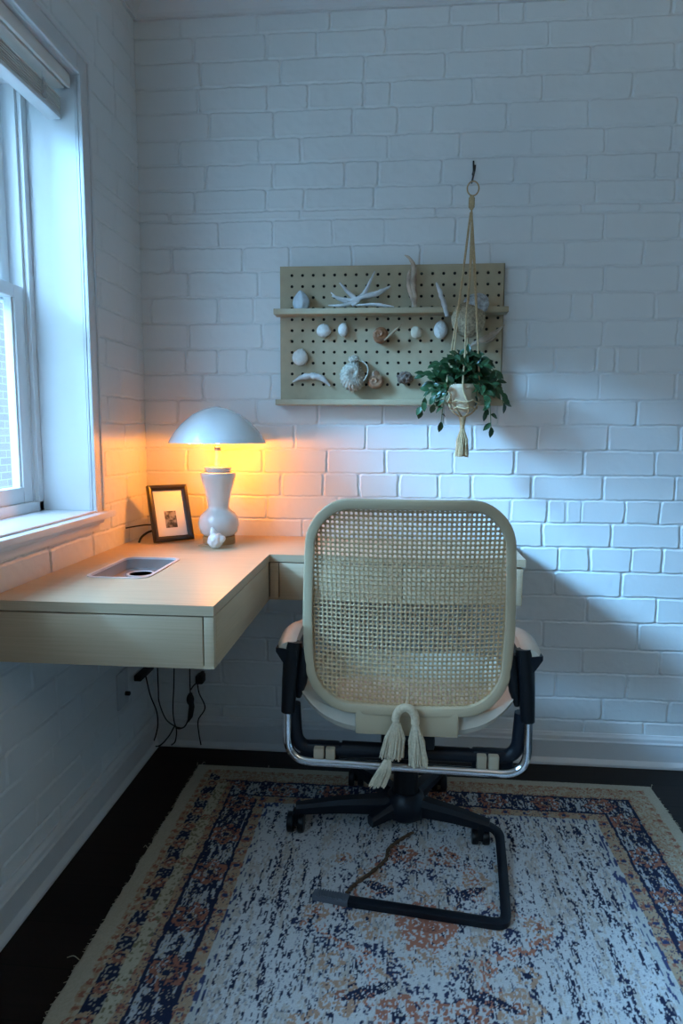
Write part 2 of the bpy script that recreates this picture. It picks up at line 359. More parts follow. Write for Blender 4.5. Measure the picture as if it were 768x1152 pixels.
# ------------------------------------------------------------------ windows (double-hung, deep reveal)
def make_window(n, y0, y1, WZ0):        # y1 is the far (back-wall) side
    w = bpy.data.objects.new('window_%d' % n, None); C.objects.link(w); w.location = (0, (y0+y1)/2, WZ0); struct(w)
    jx = -.13
    j = MB()                            # jamb boards lining the opening
    j.box(-.20, .004, y1, y1+.012, WZ0, WZ1+.012); j.box(-.20, .004, y0-.012, y0, WZ0, WZ1+.012); j.box(-.20, .004, y0, y1, WZ1, WZ1+.012)
    j.build('jamb', 'trim', w, smooth=False)
    c = MB()                            # casing
    for a, b_ in ((y1, y1+.062), (y0-.062, y0)):
        c.box(.001, .014, a, b_, WZ0, WZ1+.062, .002)
        e = a if a == y1 else b_-.012
        c.box(.008, .021, e, e+.012, WZ0, WZ1+.012, .002)
        e = b_-.010 if a == y1 else a
        c.box(.008, .019, e, e+.010, WZ0, WZ1+.062, .002)
    c.box(.001, .014, y0, y1, WZ1, WZ1+.062, .002); c.box(.008, .021, y0, y1, WZ1, WZ1+.012, .002); c.box(.008, .019, y0-.06, y1+.06, WZ1+.052, WZ1+.062, .002)
    c.build('casing', 'trim', w)
    st = MB().box(-.20, .012, y0+.001, y1-.001, WZ0-.016, WZ0+.0005); st.box(.0122, .046, y0-.085, y1+.07, WZ0-.016, WZ0+.001, .003)
    st.box(-.135, .020, y0+.002, y1-.002, WZ0+.0015, WZ0+.007, .002)
    st.build('sill', 'trim', w)
    ap = MB().box(-.003, .022, y0-.06, y1+.045, WZ0-.032, WZ0-.016, .003); ap.box(-.003, .014, y0-.06, y1+.035, WZ0-.052, WZ0-.032, .003)
    ap.build('apron', 'trim', w)
    fr = MB()                           # vinyl master frame with tracks
    for a, s in ((y1, -1), (y0, 1)):
        fr.box(-.20, jx, min(a, a+s*.022), max(a, a+s*.022), WZ0, WZ1)
        fr.box(-.20, jx-.012, min(a, a+s*.032), max(a, a+s*.032), WZ0, WZ1)
    fr.box(-.20, jx, y0, y1, WZ1-.03, WZ1); fr.box(-.20, jx, y0, y1, WZ0, WZ0+.034, .002)
    fr.build('window_frame', 'vinyl', w)
    zm = 1.455
    def sash(xa, xb, za, zb, nm):
        s = MB(); a, b_ = y0+.036, y1-.036; k = .042
        s.box(xa, xb, b_-k, b_, za, zb, .003); s.box(xa, xb, a, a+k, za, zb, .003); s.box(xa, xb, a+k, b_-k, za, za+k, .003); s.box(xa, xb, a+k, b_-k, zb-k*.8, zb, .003)
        s.box(xa+.006, xb-.006, b_-k-.008, b_-k, za+k, zb-k*.8); s.box(xa+.006, xb-.006, a+k, a+k+.008, za+k, zb-k*.8)
        so = s.build(nm, 'vinyl', w)
        MB().box((xa+xb)/2-.002, (xa+xb)/2+.002, a+k, b_-k, za+k, zb-k*.8).build('glass_pane', 'glass', so, smooth=False)
    sash(-.172, -.140, WZ0+.034, zm+.02, 'lower_sash'); sash(-.2, -.175, zm-.02, WZ1-.03, 'upper_sash')
    return w
make_window(1, *WIN[0], WZL[0]); make_window(2, *WIN[1], WZL[1])  # the second window is out of view, added to let in more daylight
def make_blind(y0, y1, label):
    t = thing('window_blind', label, 'blind', (-.03, (y0+y1)/2, WZ1-.03))
    a, b_ = y0+.006, y1-.006
    MB().box(-.012, -.002, a, b_, WZ1-.036, WZ1-.003, .003).build('valance', 'slat', t)
    MB().box(-.058, -.016, a+.006, b_-.006, WZ1-.038, WZ1-.004, .002).build('headrail', 'slat', t)
    s = MB(); z = WZ1-.098
    for k in range(7): s.box(-.062+.001*rnd.uniform(-1,1), -.029+.0015*rnd.uniform(-1,1), a+.003, b_-.003, z+k*.0064, z+k*.0064+.0030)
    s.build('slat_stack', 'slat', t, smooth=False)
    MB().box(-.064, -.029, a+.002, b_-.002, z-.013, z-.001, .003).build('bottom_rail', 'trim', t)
    for yv in (b_-.09, (a+b_)/2, a+.09):
        c = MB().tube([(-.028, yv+.004*math.sin(i*2.1), z-.004+i*.006) for i in range(9)], .004, 6)
        c.tube([(-.024, yv+.006*math.cos(i*1.7), z+.003+i*.006) for i in range(7)], .003, 6)
        c.tube([(-.030, yv, z+.03), (-.030, yv, WZ1-.036)], .0009, 5)
        c.build('ladder_cord', 'slatd', t)
    return t
make_blind(*WIN[0], 'raised white slat blind bunched at the top of the window by the desk')
make_blind(*WIN[1], 'raised white slat blind bunched at the top of the unseen window added for daylight beside the camera')
# outside: neighbour's brick wall and the ground
t = thing('neighbour_building', 'pale brick building seen outside through the window glass', 'building', (-3.6, -2, -.6))
MB().box(-4.0, -3.2, -3.6, 8, -.6, 2.95).build('brick_wall', 'brickout', t, smooth=False)
MB().box(-4.05, -3.12, -3.65, 8.05, 2.95, 3.05).build('coping', 'trim', t, smooth=False)
struct(MB().box(-14, 14, -14, 14, -.7, -.6).build('ground_outside', 'pave', smooth=False))

# ------------------------------------------------------------------ corner desk
ZT = .753; ZB = .6215; XD = .4875; YD = -.345; YF = -.9213; XE = 1.206; TH = .021
desk = thing('corner_desk', 'floating L-shaped pale oak desk fixed into the wall corner', 'desk', (.25, -.3, ZB))
def rrect(x0, x1, y0, y1, r, n=6):
    out = []
    for cx, cy, a0 in ((x1-r, y1-r, 0), (x0+r, y1-r, 90), (x0+r, y0+r, 180), (x1-r, y0+r, 270)):
        for k in range(n+1):
            a = math.radians(a0+90*k/n); out.append((cx+r*math.cos(a), cy+r*math.sin(a)))
    return out
hole = rrect(.108, .258, -.692, -.435, .028)
outer = [(.004,-.004),(XE,-.004),(XE,YD),(XD,YD),(XD,YF),(.004,YF)]
bm = bmesh.new()
def loop(pts, z):
    vs = [bm.verts.new((x, y, z)) for x, y in pts]; es = [bm.edges.new((vs[i], vs[(i+1) % len(vs)])) for i in range(len(vs))]; return vs, es
for z in (ZT, ZT-TH):
    _, e1 = loop(outer, z); _, e2 = loop(hole, z); bmesh.ops.triangle_fill(bm, edges=e1+e2, use_beauty=True)
bm.verts.ensure_lookup_table(); no = len(outer)+len(hole)
def wallq(a, n): 
    for i in range(n):
        j = (i+1) % n; bm.faces.new((bm.verts[a+i], bm.verts[a+j], bm.verts[no+a+j], bm.verts[no+a+i]))
wallq(0, len(outer)); wallq(len(outer), len(hole))
mb = MB(); bm.verts.index_update(); mb.add([v.co[:] for v in bm.verts], [[v.index for v in f.verts] for f in bm.faces]); bm.free()
mb.build('desktop', 'desk', desk, smooth=False)
# carcass under the top: inner seam-dark core, panels in front of it
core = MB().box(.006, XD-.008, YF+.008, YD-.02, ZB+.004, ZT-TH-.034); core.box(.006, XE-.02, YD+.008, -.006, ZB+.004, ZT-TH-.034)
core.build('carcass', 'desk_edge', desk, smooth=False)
bt = MB().box(.004, XD-.001, YF+.001, YD, ZB, ZB+.006); bt.box(.004, XE-.006, YD+.001, -.004, ZB, ZB+.006); bt.build('bottom_panel', 'desk', desk, smooth=False)
ZP = ZT-TH-.0022
dr = MB().box(.004, XD-.0235, YF+.0005, YF+.018, ZB-.0005, ZP-.001, .0008); dr.build('drawer_front', 'desk', desk)
MB().box(XD-.0210, XD-.0008, YF+.0012, YF+.018, ZB, ZP, .0006).build('end_panel', 'desk', desk)
MB().box(XD-.018, XD-.0004, YF+.0185, YD-.006, ZB, ZP, .0006).build('side_panel', 'desk_side', desk)
MB().box(XD+.001, XD+.026, YD+.0012, YD+.018, ZB, ZP, .0006).build('corner_filler', 'desk', desk)
xm = .868
MB().box(XD+.0285, xm-.0012, YD+.0008, YD+.018, ZB, ZP-.001, .0006).build('drawer_front', 'desk', desk)
MB().box(xm+.0012, XE-.028, YD+.0008, YD+.018, ZB, ZP-.001, .0006).build('drawer_front', 'desk', desk)
MB().box(XE-.024, XE-.006, YD+.0008, -.006, ZB, ZP-.004, .0006).build('end_panel', 'desk_side', desk)
# inset tray for cables
tr_ = MB(); dz = .028; n = len(hole); rim = rrect(.104, .262, -.696, -.431, .031); inn = rrect(.112, .254, -.688, -.439, .026)
def ring(mb, A, za, B, zb):
    k = len(A); mb.add([(x, y, za) for x, y in A]+[(x, y, zb) for x, y in B], [(i, (i+1) % k, (i+1) % k+k, i+k) for i in range(k)])
ring(tr_, rim, ZT+.0002, rim, ZT+.0022); ring(tr_, rim, ZT+.0022, inn, ZT+.0022); ring(tr_, inn, ZT+.0022, inn, ZT-.003)
tr_.build('tray_rim', 'trayrim', desk)
tb = MB(); ring(tb, inn, ZT-.003, rrect(.114, .252, -.686, -.441, .024), ZT-dz)
tb.add([(x, y, ZT-dz) for x, y in rrect(.114, .252, -.686, -.441, .024)], [tuple(range(n))]); tb.build('cable_tray', 'tray', desk)
gm = MB(); gm.lathe([(.036,0),(.036,.003),(.030,.003),(.029,.0005)], (.178,-.52,ZT-dz), 32); go = gm.build('cable_grommet', 'trayrim', desk)
MB().lathe([(0,.0015),(.0295,.0015)], (.178,-.52,ZT-dz), 32).build('grommet_hole', 'hole', desk)

# ------------------------------------------------------------------ table lamp
LX, LY = .293, -.168
k_ = (LY+2.2)/751.5
lamp = thing('table_lamp', 'white ceramic table lamp with a domed mushroom shade, lit, in the desk corner', 'lamp', (LX, LY, ZT))
MB().lathe([(0,0),(.049,0),(.050,.002),(.050,.022),(.048,.024),(0,.024)], (LX,LY,ZT), 48).build('wooden_base', 'wood', lamp)
body = [(.034,.0245),(.046,.027),(.054,.036),(.0585,.052),(.060,.066),(.057,.082),(.047,.096),(.036,.105),(.031,.112),(.0305,.120),(.033,.136),(.039,.165),(.046,.190),(.050,.207),(.0515,.216),(.050,.222),(.042,.224),(.037,.227),(.0385,.232),(.040,.236),(.038,.240),(.020,.241),(0,.241)]
MB().lathe([(r*1.05, z) for r, z in body], (LX,LY,ZT), 64).build('lamp_body', 'ceramic', lamp, ang=60)
MB().lathe([(0,.240),(.0095,.240),(.0095,.300),(.008,.302),(0,.302)], (LX,LY,ZT), 24).build('stem', 'ceramic', lamp)
zs0 = .313; R0 = .149; Hs = .110
sp = []
for i in range(25):
    r_ = 1-(i/24)**1.4; sp.append((R0*r_, zs0+Hs*(1-r_*r_)**.86))
spi = [(max(0, r-.0035), z-.0035 if z > zs0+.004 else zs0) for r, z in sp][::-1]
MB().lathe(sp+spi, (LX,LY,ZT), 96).build('lamp_shade', 'shade', lamp, ang=50)
MB().lathe([(.011,zs0+Hs-.001),(.011,zs0+Hs+.003),(.009,zs0+Hs+.004),(0,zs0+Hs+.004)], (LX,LY,ZT), 24).build('finial', 'trayrim', lamp)
MB().blob((LX,LY,ZT+.335), (.020,.020,.026), sub=3).build('bulb', 'bulb', lamp)
ld = bpy.data.lights.new('lamp_light', 'POINT'); ld.energy = 9; ld.color = (1,.29,.012); ld.shadow_soft_size = .028
lo = bpy.data.objects.new('lamp_light', ld); C.objects.link(lo); lo.location = (LX, LY, ZT+.335)
bulb = [o for o in bpy.data.objects if o.name == 'bulb'][0]; bulb.visible_shadow = True
lo.location = (LX, LY-.0, ZT+.302)

# ------------------------------------------------------------------ picture frame
pf = thing('picture_frame', 'dark framed black and white photograph leaning by the window on the desk', 'picture frame', (0,0,0))
W_, H_ = .130, .182; aR = math.radians(40); lean = math.radians(19)
pf.rotation_euler = (0, 0, 0)
BLp = Vector((.100, -.212, ZT))
ex = Vector((math.cos(aR), math.sin(aR), 0)); nrm = Vector((math.sin(aR), -math.cos(aR), 0))
ez = Vector((-nrm.x*math.sin(lean), -nrm.y*math.sin(lean), math.cos(lean))); en = ex.cross(ez)   # en points towards the viewer
pf.location = BLp+ex*W_/2
def P(u, v, w=0): return BLp+ex*u+ez*v+en*w+Vector((0,0,.0045))
def fbox(mb, u0, u1, v0, v1, w0, w1):
    v = [P(u, v_, w) for u in (u0,u1) for v_ in (v0,v1) for w in (w0,w1)]
    mb.add(v, [(0,1,3,2),(4,6,7,5),(0,4,5,1),(2,3,7,6),(0,2,6,4),(1,5,7,3)])
fm = MB(); bw = .0165
o4 = [(0,0),(W_,0),(W_,H_),(0,H_)]
def q4(i): return [(i,i),(W_-i,i),(W_-i,H_-i),(i,H_-i)]
levels = [(0,0,-.008),(0,0,.006),(.003,0,.010),(.009,0,.009),(bw-.003,0,.004),(bw,0,.002),(bw,0,-.006)]
vs = [P(u, v, w) for i, _, w in levels for u, v in q4(i)]
fs = [(a*4+k, a*4+(k+1) % 4, (a+1)*4+(k+1) % 4, (a+1)*4+k) for a in range(len(levels)-1) for k in range(4)]
fm.add(vs, fs); fm.build('frame', 'bframe', pf, smooth=False)
bk_ = MB(); fbox(bk_, .003, W_-.003, .003, H_-.003, -.010, -.006); bk_.build('backing', 'bframe', pf, smooth=False)
mtb = MB(); fbox(mtb, bw-.001, W_-bw+.001, bw-.001, H_-bw+.001, -.006, -.004); mtb.build('mat_board', 'mat', pf, smooth=False)
ph = MB(); fbox(ph, .046, .084, .044, .098, -.004, -.0036); ph.build('photograph', 'photo', pf, smooth=False)
ea = MB(); ea.add([P(.05, .11, -.010), P(.08, .11, -.010), P(.08, .11, -.012), P(.05, .11, -.012)]+[Vector((q.x, q.y, ZT+.001)) for q in (P(.055, 0, -.058), P(.075, 0, -.058), P(.075, 0, -.060), P(.055, 0, -.060))],
    [(0,1,2,3),(4,5,6,7),(0,1,5,4),(2,3,7,6),(0,3,7,4),(1,2,6,5)]); ea.build('easel_leg', 'bframe', pf, smooth=False)
pc = MB().tube(spline([(.005,-.20,.80),(.03,-.175,.803),(.065,-.16,.806),(.10,-.14,.80)]), .0022, 8)
tag(pc.build('lamp_cord', 'cable'), 'thin dark lamp cord running to the wall behind the picture frame', 'cord')
pc = MB().tube(spline([(.048,-.205,ZT+.004),(.052,-.19,.772),(.068,-.17,.785),(.088,-.14,.786),(.115,-.10,.778),(.15,-.085,ZT+.004)]), .0036, 10)
tag(pc.build('power_cable', 'cable'), 'thick black cable looping down to the desktop left of the picture frame', 'cable')

# crumpled white ornament + twig on the desk
def spiky(d):
    k = 1
    for t, a in (((-.25,-.1,1),.55),((.9,-.3,.25),.45),((.35,-.6,.55),.18)):
        c = d.dot(Vector(t).normalized()); k += a*max(0, (c-.86)/.14)**1.5
    k += .08*noise.noise(d*2.4)+.05*abs(noise.noise(d*6)); return d*k
orn = MB().blob((.308,-.262,ZT+.0245), (.024,.024,.0245), sub=5, fn=spiky).build('shell_ornament', 'ceramic')
tag(orn, 'small white pointed shell standing in front of the lamp base', 'shell')
tw = MB().tube([(.245,-.235,ZT+.003),(.262,-.225,ZT+.006),(.286,-.214,ZT+.011)], [.0012,.0018,.0022], 7)
tag(tw.build('twig', 'drifto'), 'short thin brown twig behind the white shell on the desk', 'twig')

# ------------------------------------------------------------------ pegboard with shelf
PX0, PX1, PZ0, PZ1, PY = .466, 1.166, 1.205, 1.622, -.028
board = thing('pegboard', 'tan painted pegboard with a shelf mounted on the brick wall', 'pegboard', ((PX0+PX1)/2, -.012, PZ0))
pitch = .0341; nx, nz = 20, 11; hx0 = .504-pitch/2; hz1 = 1.594+pitch/2
def holed(mb, x0, z1, nx, nz, p, r, y, dep, seg=8):
    sq = []
    for k in range(seg):
        a = 2*PI*(k+.5)/seg; c, s = math.cos(a), math.sin(a); m_ = max(abs(c), abs(s)); sq.append((c/m_*p/2, s/m_*p/2))
    mid = [(0,0)]
    for i in range(nx):
        for j in range(nz):
            cx, cz = x0+(i+.5)*p, z1-(j+.5)*p
            vs = []; fs = []
            O = [(cx-p/2, y, cz-p/2), (cx+p/2, y, cz-p/2), (cx+p/2, y, cz+p/2), (cx-p/2, y, cz+p/2)]
            for k in range(seg):
                a = 2*PI*(k+.5)/seg-PI; vs.append((cx+r*math.cos(a), y, cz+r*math.sin(a)))
            for k in range(seg):
                a = 2*PI*(k+.5)/seg-PI; vs.append((cx+r*math.cos(a), y+dep, cz+r*math.sin(a)))
            vs += O; b0 = 2*seg
            # ring faces: seg must be a multiple of 4; quadrant q spans corner q
            q = seg//4
            for c in range(4):
                idx = [(c*q+q//2+k) % seg for k in range(0, q)]
            # fan each quarter to its corner, and triangles between corners
            for k in range(seg):
                am = (2*PI*(k+1)/seg-PI); ang = (math.degrees(am)+360) % 360
                c0 = {0:1, 90:2, 180:3, 270:0}
                l = (k+1) % seg
                # corner nearest to the middle of this edge
                best = min(range(4), key=lambda t: abs(((ang-(225+90*t)) % 360+180) % 360-180))
                diff = ((ang-(225+90*best)) % 360+180) % 360-180
                if abs(abs(diff)-45) < 1:   # axis edge -> quad to both corners
                    other = best+1 if diff > 0 else best-1
                    A, B = (best, other % 4) if diff > 0 else (other % 4, best)
                    fs.append((k, l, b0+B, b0+A))
                else: fs.append((k, l, b0+best))
                fs.append((k, k+seg, (l)+seg, l))
            fs.append(tuple(range(seg, 2*seg)))
            mb.add(vs, fs)
mbp = MB(); holed(mbp, hx0, hz1, nx, nz, pitch, .0048, PY, .010)
hx1 = hx0+nx*pitch; hz0 = hz1-nz*pitch
for a, b_, c, d in ((PX0, hx0, PZ0, PZ1), (hx1, PX1, PZ0, PZ1), (hx0, hx1, hz1, PZ1), (hx0, hx1, PZ0, hz0)):
    mbp.add([(a, PY, c), (b_, PY, c), (b_, PY, d), (a, PY, d)], [(0,1,2,3)])
for q in (((PX0,PZ0),(PX1,PZ0)), ((PX1,PZ0),(PX1,PZ1)), ((PX1,PZ1),(PX0,PZ1)), ((PX0,PZ1),(PX0,PZ0))):
    (a, b_), (c, d) = q; mbp.add([(a, PY, b_), (c, PY, d), (c, -.009, d), (a, -.009, b_)], [(0,1,2,3)])
pan = mbp.build('panel', 'peg', board, smooth=False)
pan.data.materials.append(M['hole'])
for p_ in pan.data.polygons:
    if len(p_.vertices) == 8 or (len(p_.vertices) == 4 and p_.area < 6e-5 and abs(p_.normal.y) < .1): p_.material_index = 1
MB().box(PX0+.006, PX1-.006, -.0175, -.006, PZ0+.006, PZ1-.006).build('backing_board', 'hole', board, smooth=False)
SY = -.083
MB().box(PX0-.012, PX1+.010, SY, PY-.0002, 1.466, 1.483, .0012).build('shelf', 'peg', board)
MB().box(PX0-.012, PX1+.010, -.060, -.009, PZ0-.018, PZ0-.0005, .0012).build('bottom_ledge', 'peg', board)

def clam(name, px, py, y, w, h, d, m, label, rot=0, ridges=14, amp=.04):
    c = at(px, py, y)
    def fn(v):
        x, z = v.x, v.z; k = 1
        ta = math.atan2(x, z+1.1); taper = 1-.14*max(0, z)
        x2 = x*taper; z2 = z; yv = v.y*(1-.25*z)
        rr = 1+amp*math.sin(ta*ridges*2)*abs(v.y)
        x3 = x2*math.cos(rot)-z2*math.sin(rot); z3 = x2*math.sin(rot)+z2*math.cos(rot)
        return Vector((x3*rr, yv*rr, z3*rr))
    mb = MB().blob(c, (w, d, h), sub=4, fn=fn, amp=.03, freq=2, seed=px)
    e = Vector((-math.sin(rot)*h, 0, math.cos(rot)*h))*.93; mb.blob((c.x+e.x, c.y, c.z+e.z), (w*.16, d*.35, h*.14), sub=2)
    return tag(mb.build(name, m), label, 'shell')
pegY = PY-.013
clam('seashell', 364, 372, pegY, .0235, .021, .0125, 'shell', 'white fan seashell, first left on the row under the shelf', 0)
clam('seashell', 386, 371, pegY, .0165, .0215, .0125, 'shell', 'small oval white seashell right of the fan seashell under the shelf', -.35, 10)
clam('seashell', 495.5, 371, pegY, .0215, .028, .0145, 'shell', 'round white ribbed shell hanging left of the macrame cords', 0, 22, .06)
clam('seashell', 337.5, 402, pegY, .025, .0265, .014, 'shell', 'white teardrop seashell near the left edge of the pegboard', -.25, 10)
st = MB().blob(at(468, 374, pegY), (.0175,.0115,.0195), amp=.16, freq=1.5, sub=4, seed=4).build('pebble', 'stone'); tag(st, 'smooth cream pebble on the pegboard between the snail shell and ribbed shell', 'pebble')
# small pegs carrying the finds stay hidden behind them
# upright grey-white shell on shelf
def cone(d):
    z = d.z; k = 1-.42*max(0, z)**1.3+.05*math.sin(math.atan2(d.x, d.y)*7); x = d.x*k-.12*z*z
    return Vector((x, d.y*k, z if z > -.75 else -.75+(z+.75)*.1))
c = at(338, 337, -.058)
sc = MB().blob((c.x+.003, c.y, 1.4835+.0305*.78), (.0265,.020,.0345), sub=4, fn=cone, amp=.05).build('seashell', 'shellg'); tag(sc, 'bluish white cone shell standing on the left end of the shelf', 'shell')
def drift(name, pts, rads, m, label, seed=0, cat='driftwood', seg=12, build=True, mb=None):
    P_ = spline(pts, 7); n = len(P_); R = []
    for i in range(n):
        t = i/(n-1)*(len(rads)-1); k = int(min(t, len(rads)-2)); R.append(lerp(rads[k], rads[k+1], t-k))
    mb = mb or MB(); k0 = len(mb.v); mb.tube(P_, R, seg)
    for i in range(k0, len(mb.v)):
        v = Vector(mb.v[i]); j = min((i-k0)//seg, n-1); d = v-P_[j]
        mb.v[i] = tuple(P_[j]+d*(1.15+.35*noise.noise(v*90+Vector((seed,0,0)))+.2*noise.noise(v*260)))
    if build: return tag(mb.build(name, m, ang=60), label, cat)
    return mb
y = -.058
A = lambda px, py, yy=y: at(px, py, yy)
mb = MB()
drift('', [A(421.5,305),A(416,317),A(410,329),A(402,338),A(396,344)], [.0012,.0035,.0055,.0065,.004], '', '', 1, build=False, mb=mb)
drift('', [A(382,318),A(388,325),A(397,334),A(404,339)], [.0018,.0045,.006,.005], '', '', 2, build=False, mb=mb)
drift('', [A(373,333),A(384,336),A(396,338),A(408,334),A(424,330),A(439,322,-.05)], [.002,.005,.0065,.0075,.0075,.002], '', '', 3, build=False, mb=mb)
drift('', [A(369,343.5),A(380,344),A(392,342),A(402,337)], [.0016,.0045,.005,.004], '', '', 4, build=False, mb=mb)
drift('', [A(372,329),A(380,336),A(390,340)], [.0012,.004,.004], '', '', 5, build=False, mb=mb)
drift('', [A(400,343.5,-.07),A(418,342.5,-.07),A(430,343.5,-.07),A(443,345.2,-.07)], [.002,.0045,.0045,.0015], '', '', 6, build=False, mb=mb)
tag(mb.build('driftwood_branch', 'driftw', ang=60), 'forked bleached driftwood branch lying on the shelf', 'driftwood')
mb = MB()
drift('', [A(455,287),A(460,290),A(464,296),A(465.5,306),A(464.5,318),A(466,332),A(466,346.3)], [.0012,.0035,.0055,.008,.0085,.008,.0065], '', '', 7, build=False, mb=mb)
drift('', [A(460.5,304,-.06),A(459.5,312,-.06),A(460,324,-.06),A(464,336,-.06),A(465,346,-.06)], [.002,.005,.006,.006,.004], '', '', 8, build=False, mb=mb)
tag(mb.build('driftwood_upright', 'drift', ang=60), 'hooked brown driftwood piece standing upright on the shelf', 'driftwood')
drift('driftwood_stick', [at(490.5,318,-.070), at(494,327,-.075), at(499,341,-.082), at(503,356,-.0905)], [.002,.0055,.0065,.0055], 'driftw', 'straight white driftwood stick leaning over the shelf edge by the macrame cords', 9)
def snail(name, px, py, R, m, label, tilt=0, turns=2.3, y=pegY-.006, flip=1, thick=1.0, squash=.7):
    y = PY-R*.5*thick-.0015; c = at(px, py, y); n = 70; mb = MB(); pts = []; rr = []
    for i in range(n):
        t = i/(n-1); a = tilt+flip*turns*2*PI*t; g = math.exp(-1.55*(1-t)*turns*.75)
        pts.append((c.x+R*.52*g*math.cos(a), c.y-.30*R*(1-g), c.z+R*.52*g*math.sin(a))); rr.append(R*.50*g*thick)
    k0 = 0; mb.tube(pts, rr, 16)
    return tag(mb.build(name, m, ang=70), label, 'shell')
def whorl(name, px, py, rx, rz, ry, m, label, k=2.6, amp=.13, ridge=0, ph=0, off=(0,0), tip=None):
    c = at(px, py, PY-ry*1.12)
    def fn(v):
        x, z = v.x-off[0], v.z-off[1]; rho = math.hypot(x, z)+.06; th = math.atan2(z, x)
        g = 1+amp*math.cos(th-k*math.log(rho)*2+ph)*min(1, rho*1.6)+ridge*math.cos(26*th-6*math.log(rho))*min(1, rho*2)
        g -= .30*math.exp(-(rho/.22)**2)
        o = v*g
        if tip:
            t = Vector((tip[0], 0, tip[1])).normalized(); o = o*(1+.55*max(0, (v.dot(t)-.80)/.20)**1.6)
        return o
    mb = MB().blob(c, (rx, ry, rz), sub=5, fn=fn, amp=.04, freq=3, seed=px)
    return tag(mb.build(name, m, ang=60), label, 'shell')
whorl('snail_shell', 427.0, 376.5, .0245, .0255, .019, 'shellb', 'round brown snail shell on the pegboard under the shelf', ph=1)
drift('driftwood_splinter', [at(432,383,pegY-.026), at(441,375,pegY-.022), at(452,364.5,pegY-.014)], [.0018,.004,.001], 'drifto', 'thin tan driftwood splinter crossing the brown snail shell', 10)
whorl('spiral_fossil', 397, 422, .041, .044, .027, 'coral', 'large grey coiled ridged shell, biggest find low on the pegboard', k=1.4, amp=.16, ridge=.045, ph=2, off=(.15,.1))
# the knob on top and the looping strap belong to the coiled shell
fo = [o for o in bpy.data.objects if o.name == 'spiral_fossil'][0]
kn = MB().blob(at(398, 404.5, pegY-.012), (.017,.013,.013), amp=.25, freq=3, sub=4, seed=3)
kn.build('coil_tip', 'coral', fo).location = (0,0,0)
sl = MB().tube(spline([at(406,405,pegY-.016), at(413.5,413,pegY-.026), at(412,424,pegY-.030), at(402,435,pegY-.022)]), .0026, 8)
sl.build('shell_lip', 'coral', fo).location = (0,0,0)
whorl('seashell', 421.5, 429, .0255, .0225, .017, 'rustshell', 'small tan coiled shell right of the large grey coiled shell', k=2, ph=.5, ridge=.02, tip=(.05,1))
def rocky(d): return d*(1+.35*noise.noise(d*2.6+Vector((4,1,0)))+.15*noise.noise(d*7))
rk = MB().blob(at(455, 425, pegY-.003), (.023,.015,.0185), sub=4, fn=rocky).build('rock', 'rock'); tag(rk, 'jagged dark brown rock on the pegboard left of the hanging plant', 'rock')
drift('driftwood_curve', [at(329,429.5,pegY), at(340,424.5,pegY), at(352,423,pegY), at(363,426,pegY), at(371,434,pegY)], [.002,.0075,.0090,.0085,.002], 'driftw', 'curved white driftwood piece low on the left of the pegboard', 11)
# speckled balls and splinter by the macrame
ball = MB().blob(at(526.5,360,-.112), (.0500,.0270,.0520), amp=.06, freq=2, sub=5, seed=8)
tag(ball.build('woven_ball', 'urchin'), 'large round speckled beige ball hanging behind the macrame cords', 'ornament')
ball2 = MB().blob(at(536,341.5,-.110), (.037,.020,.030), amp=.16, freq=2, sub=5, seed=5)
b2 = tag(ball2.build('pumice_stone', 'urchinw'), 'rough grey-white stone resting on top of the large speckled ball', 'stone')
mb = MB(); drift('', [at(527,391,-.046), at(536,385,-.048), at(546,381,-.050), at(556,375,-.050), at(567.5,365.5,-.050)], [.002,.006,.0085,.007,.001], '', '', 12, build=False, mb=mb)
drift('', [at(545,386,-.046), at(552,383,-.046), at(558,378,-.048)], [.001,.0035,.001], '', '', 13, build=False, mb=mb)
tag(mb.build('driftwood_shard', 'drift', ang=60), 'pointed pinkish driftwood shard at the right end of the pegboard', 'driftwood')

# ------------------------------------------------------------------ macrame hanger, pot, plant
HY = -.150
hk = MB().tube(round_path([(1.066,.002,1.895),(1.066,-.03,1.895)], .001), .004, 8)
hk.tube(round_path([at(532.5,181,-.004), at(532.5,196,-.004)+Vector((0,0,0)), Vector((1.060,-.02,1.86)), Vector((1.056,HY,1.852)), Vector((1.056,HY-.010,1.862))], .012), .0026, 8)
tag(hk.build('wall_hook', 'black'), 'thin black wall hook holding the macrame hanger above the pegboard', 'hook')
hg = thing('macrame_hanger', 'tan cord macrame plant hanger with ring and bottom tassel', 'plant hanger', (1.05, HY, 1.0))
rc = at(532, 212, HY); rr_ = .0178
MB().tube([(rc.x+rr_*.93*math.cos(a), HY, rc.z+rr_*1.12*math.sin(a)) for a in [2*PI*k/40 for k in range(40)]], .0021, 8, closed=True).build('ring', 'jute', hg)
top = at(530.5, 223, HY)
kn = MB()
for i in range(9): kn.tube([(top.x+.0068*math.cos(a), HY+.0068*math.sin(a), top.z-i*.0030) for a in [2*PI*k/16 for k in range(16)]], .0022, 6, closed=True)
kn.tube([top+Vector((0,0,.006)), top-Vector((0,0,.03))], .006, 10)
kn.build('top_knot', 'jute', hg)
PR = .047; prim = at(521.5, 433, HY); pcx, prz = prim.x, prim.z; PB = .080
ang = [math.radians(a) for a in (200, 262, 320, 20, 75, 140)]
cords = MB(); kpt = Vector((pcx-.001, HY, at(524,470,HY).z))
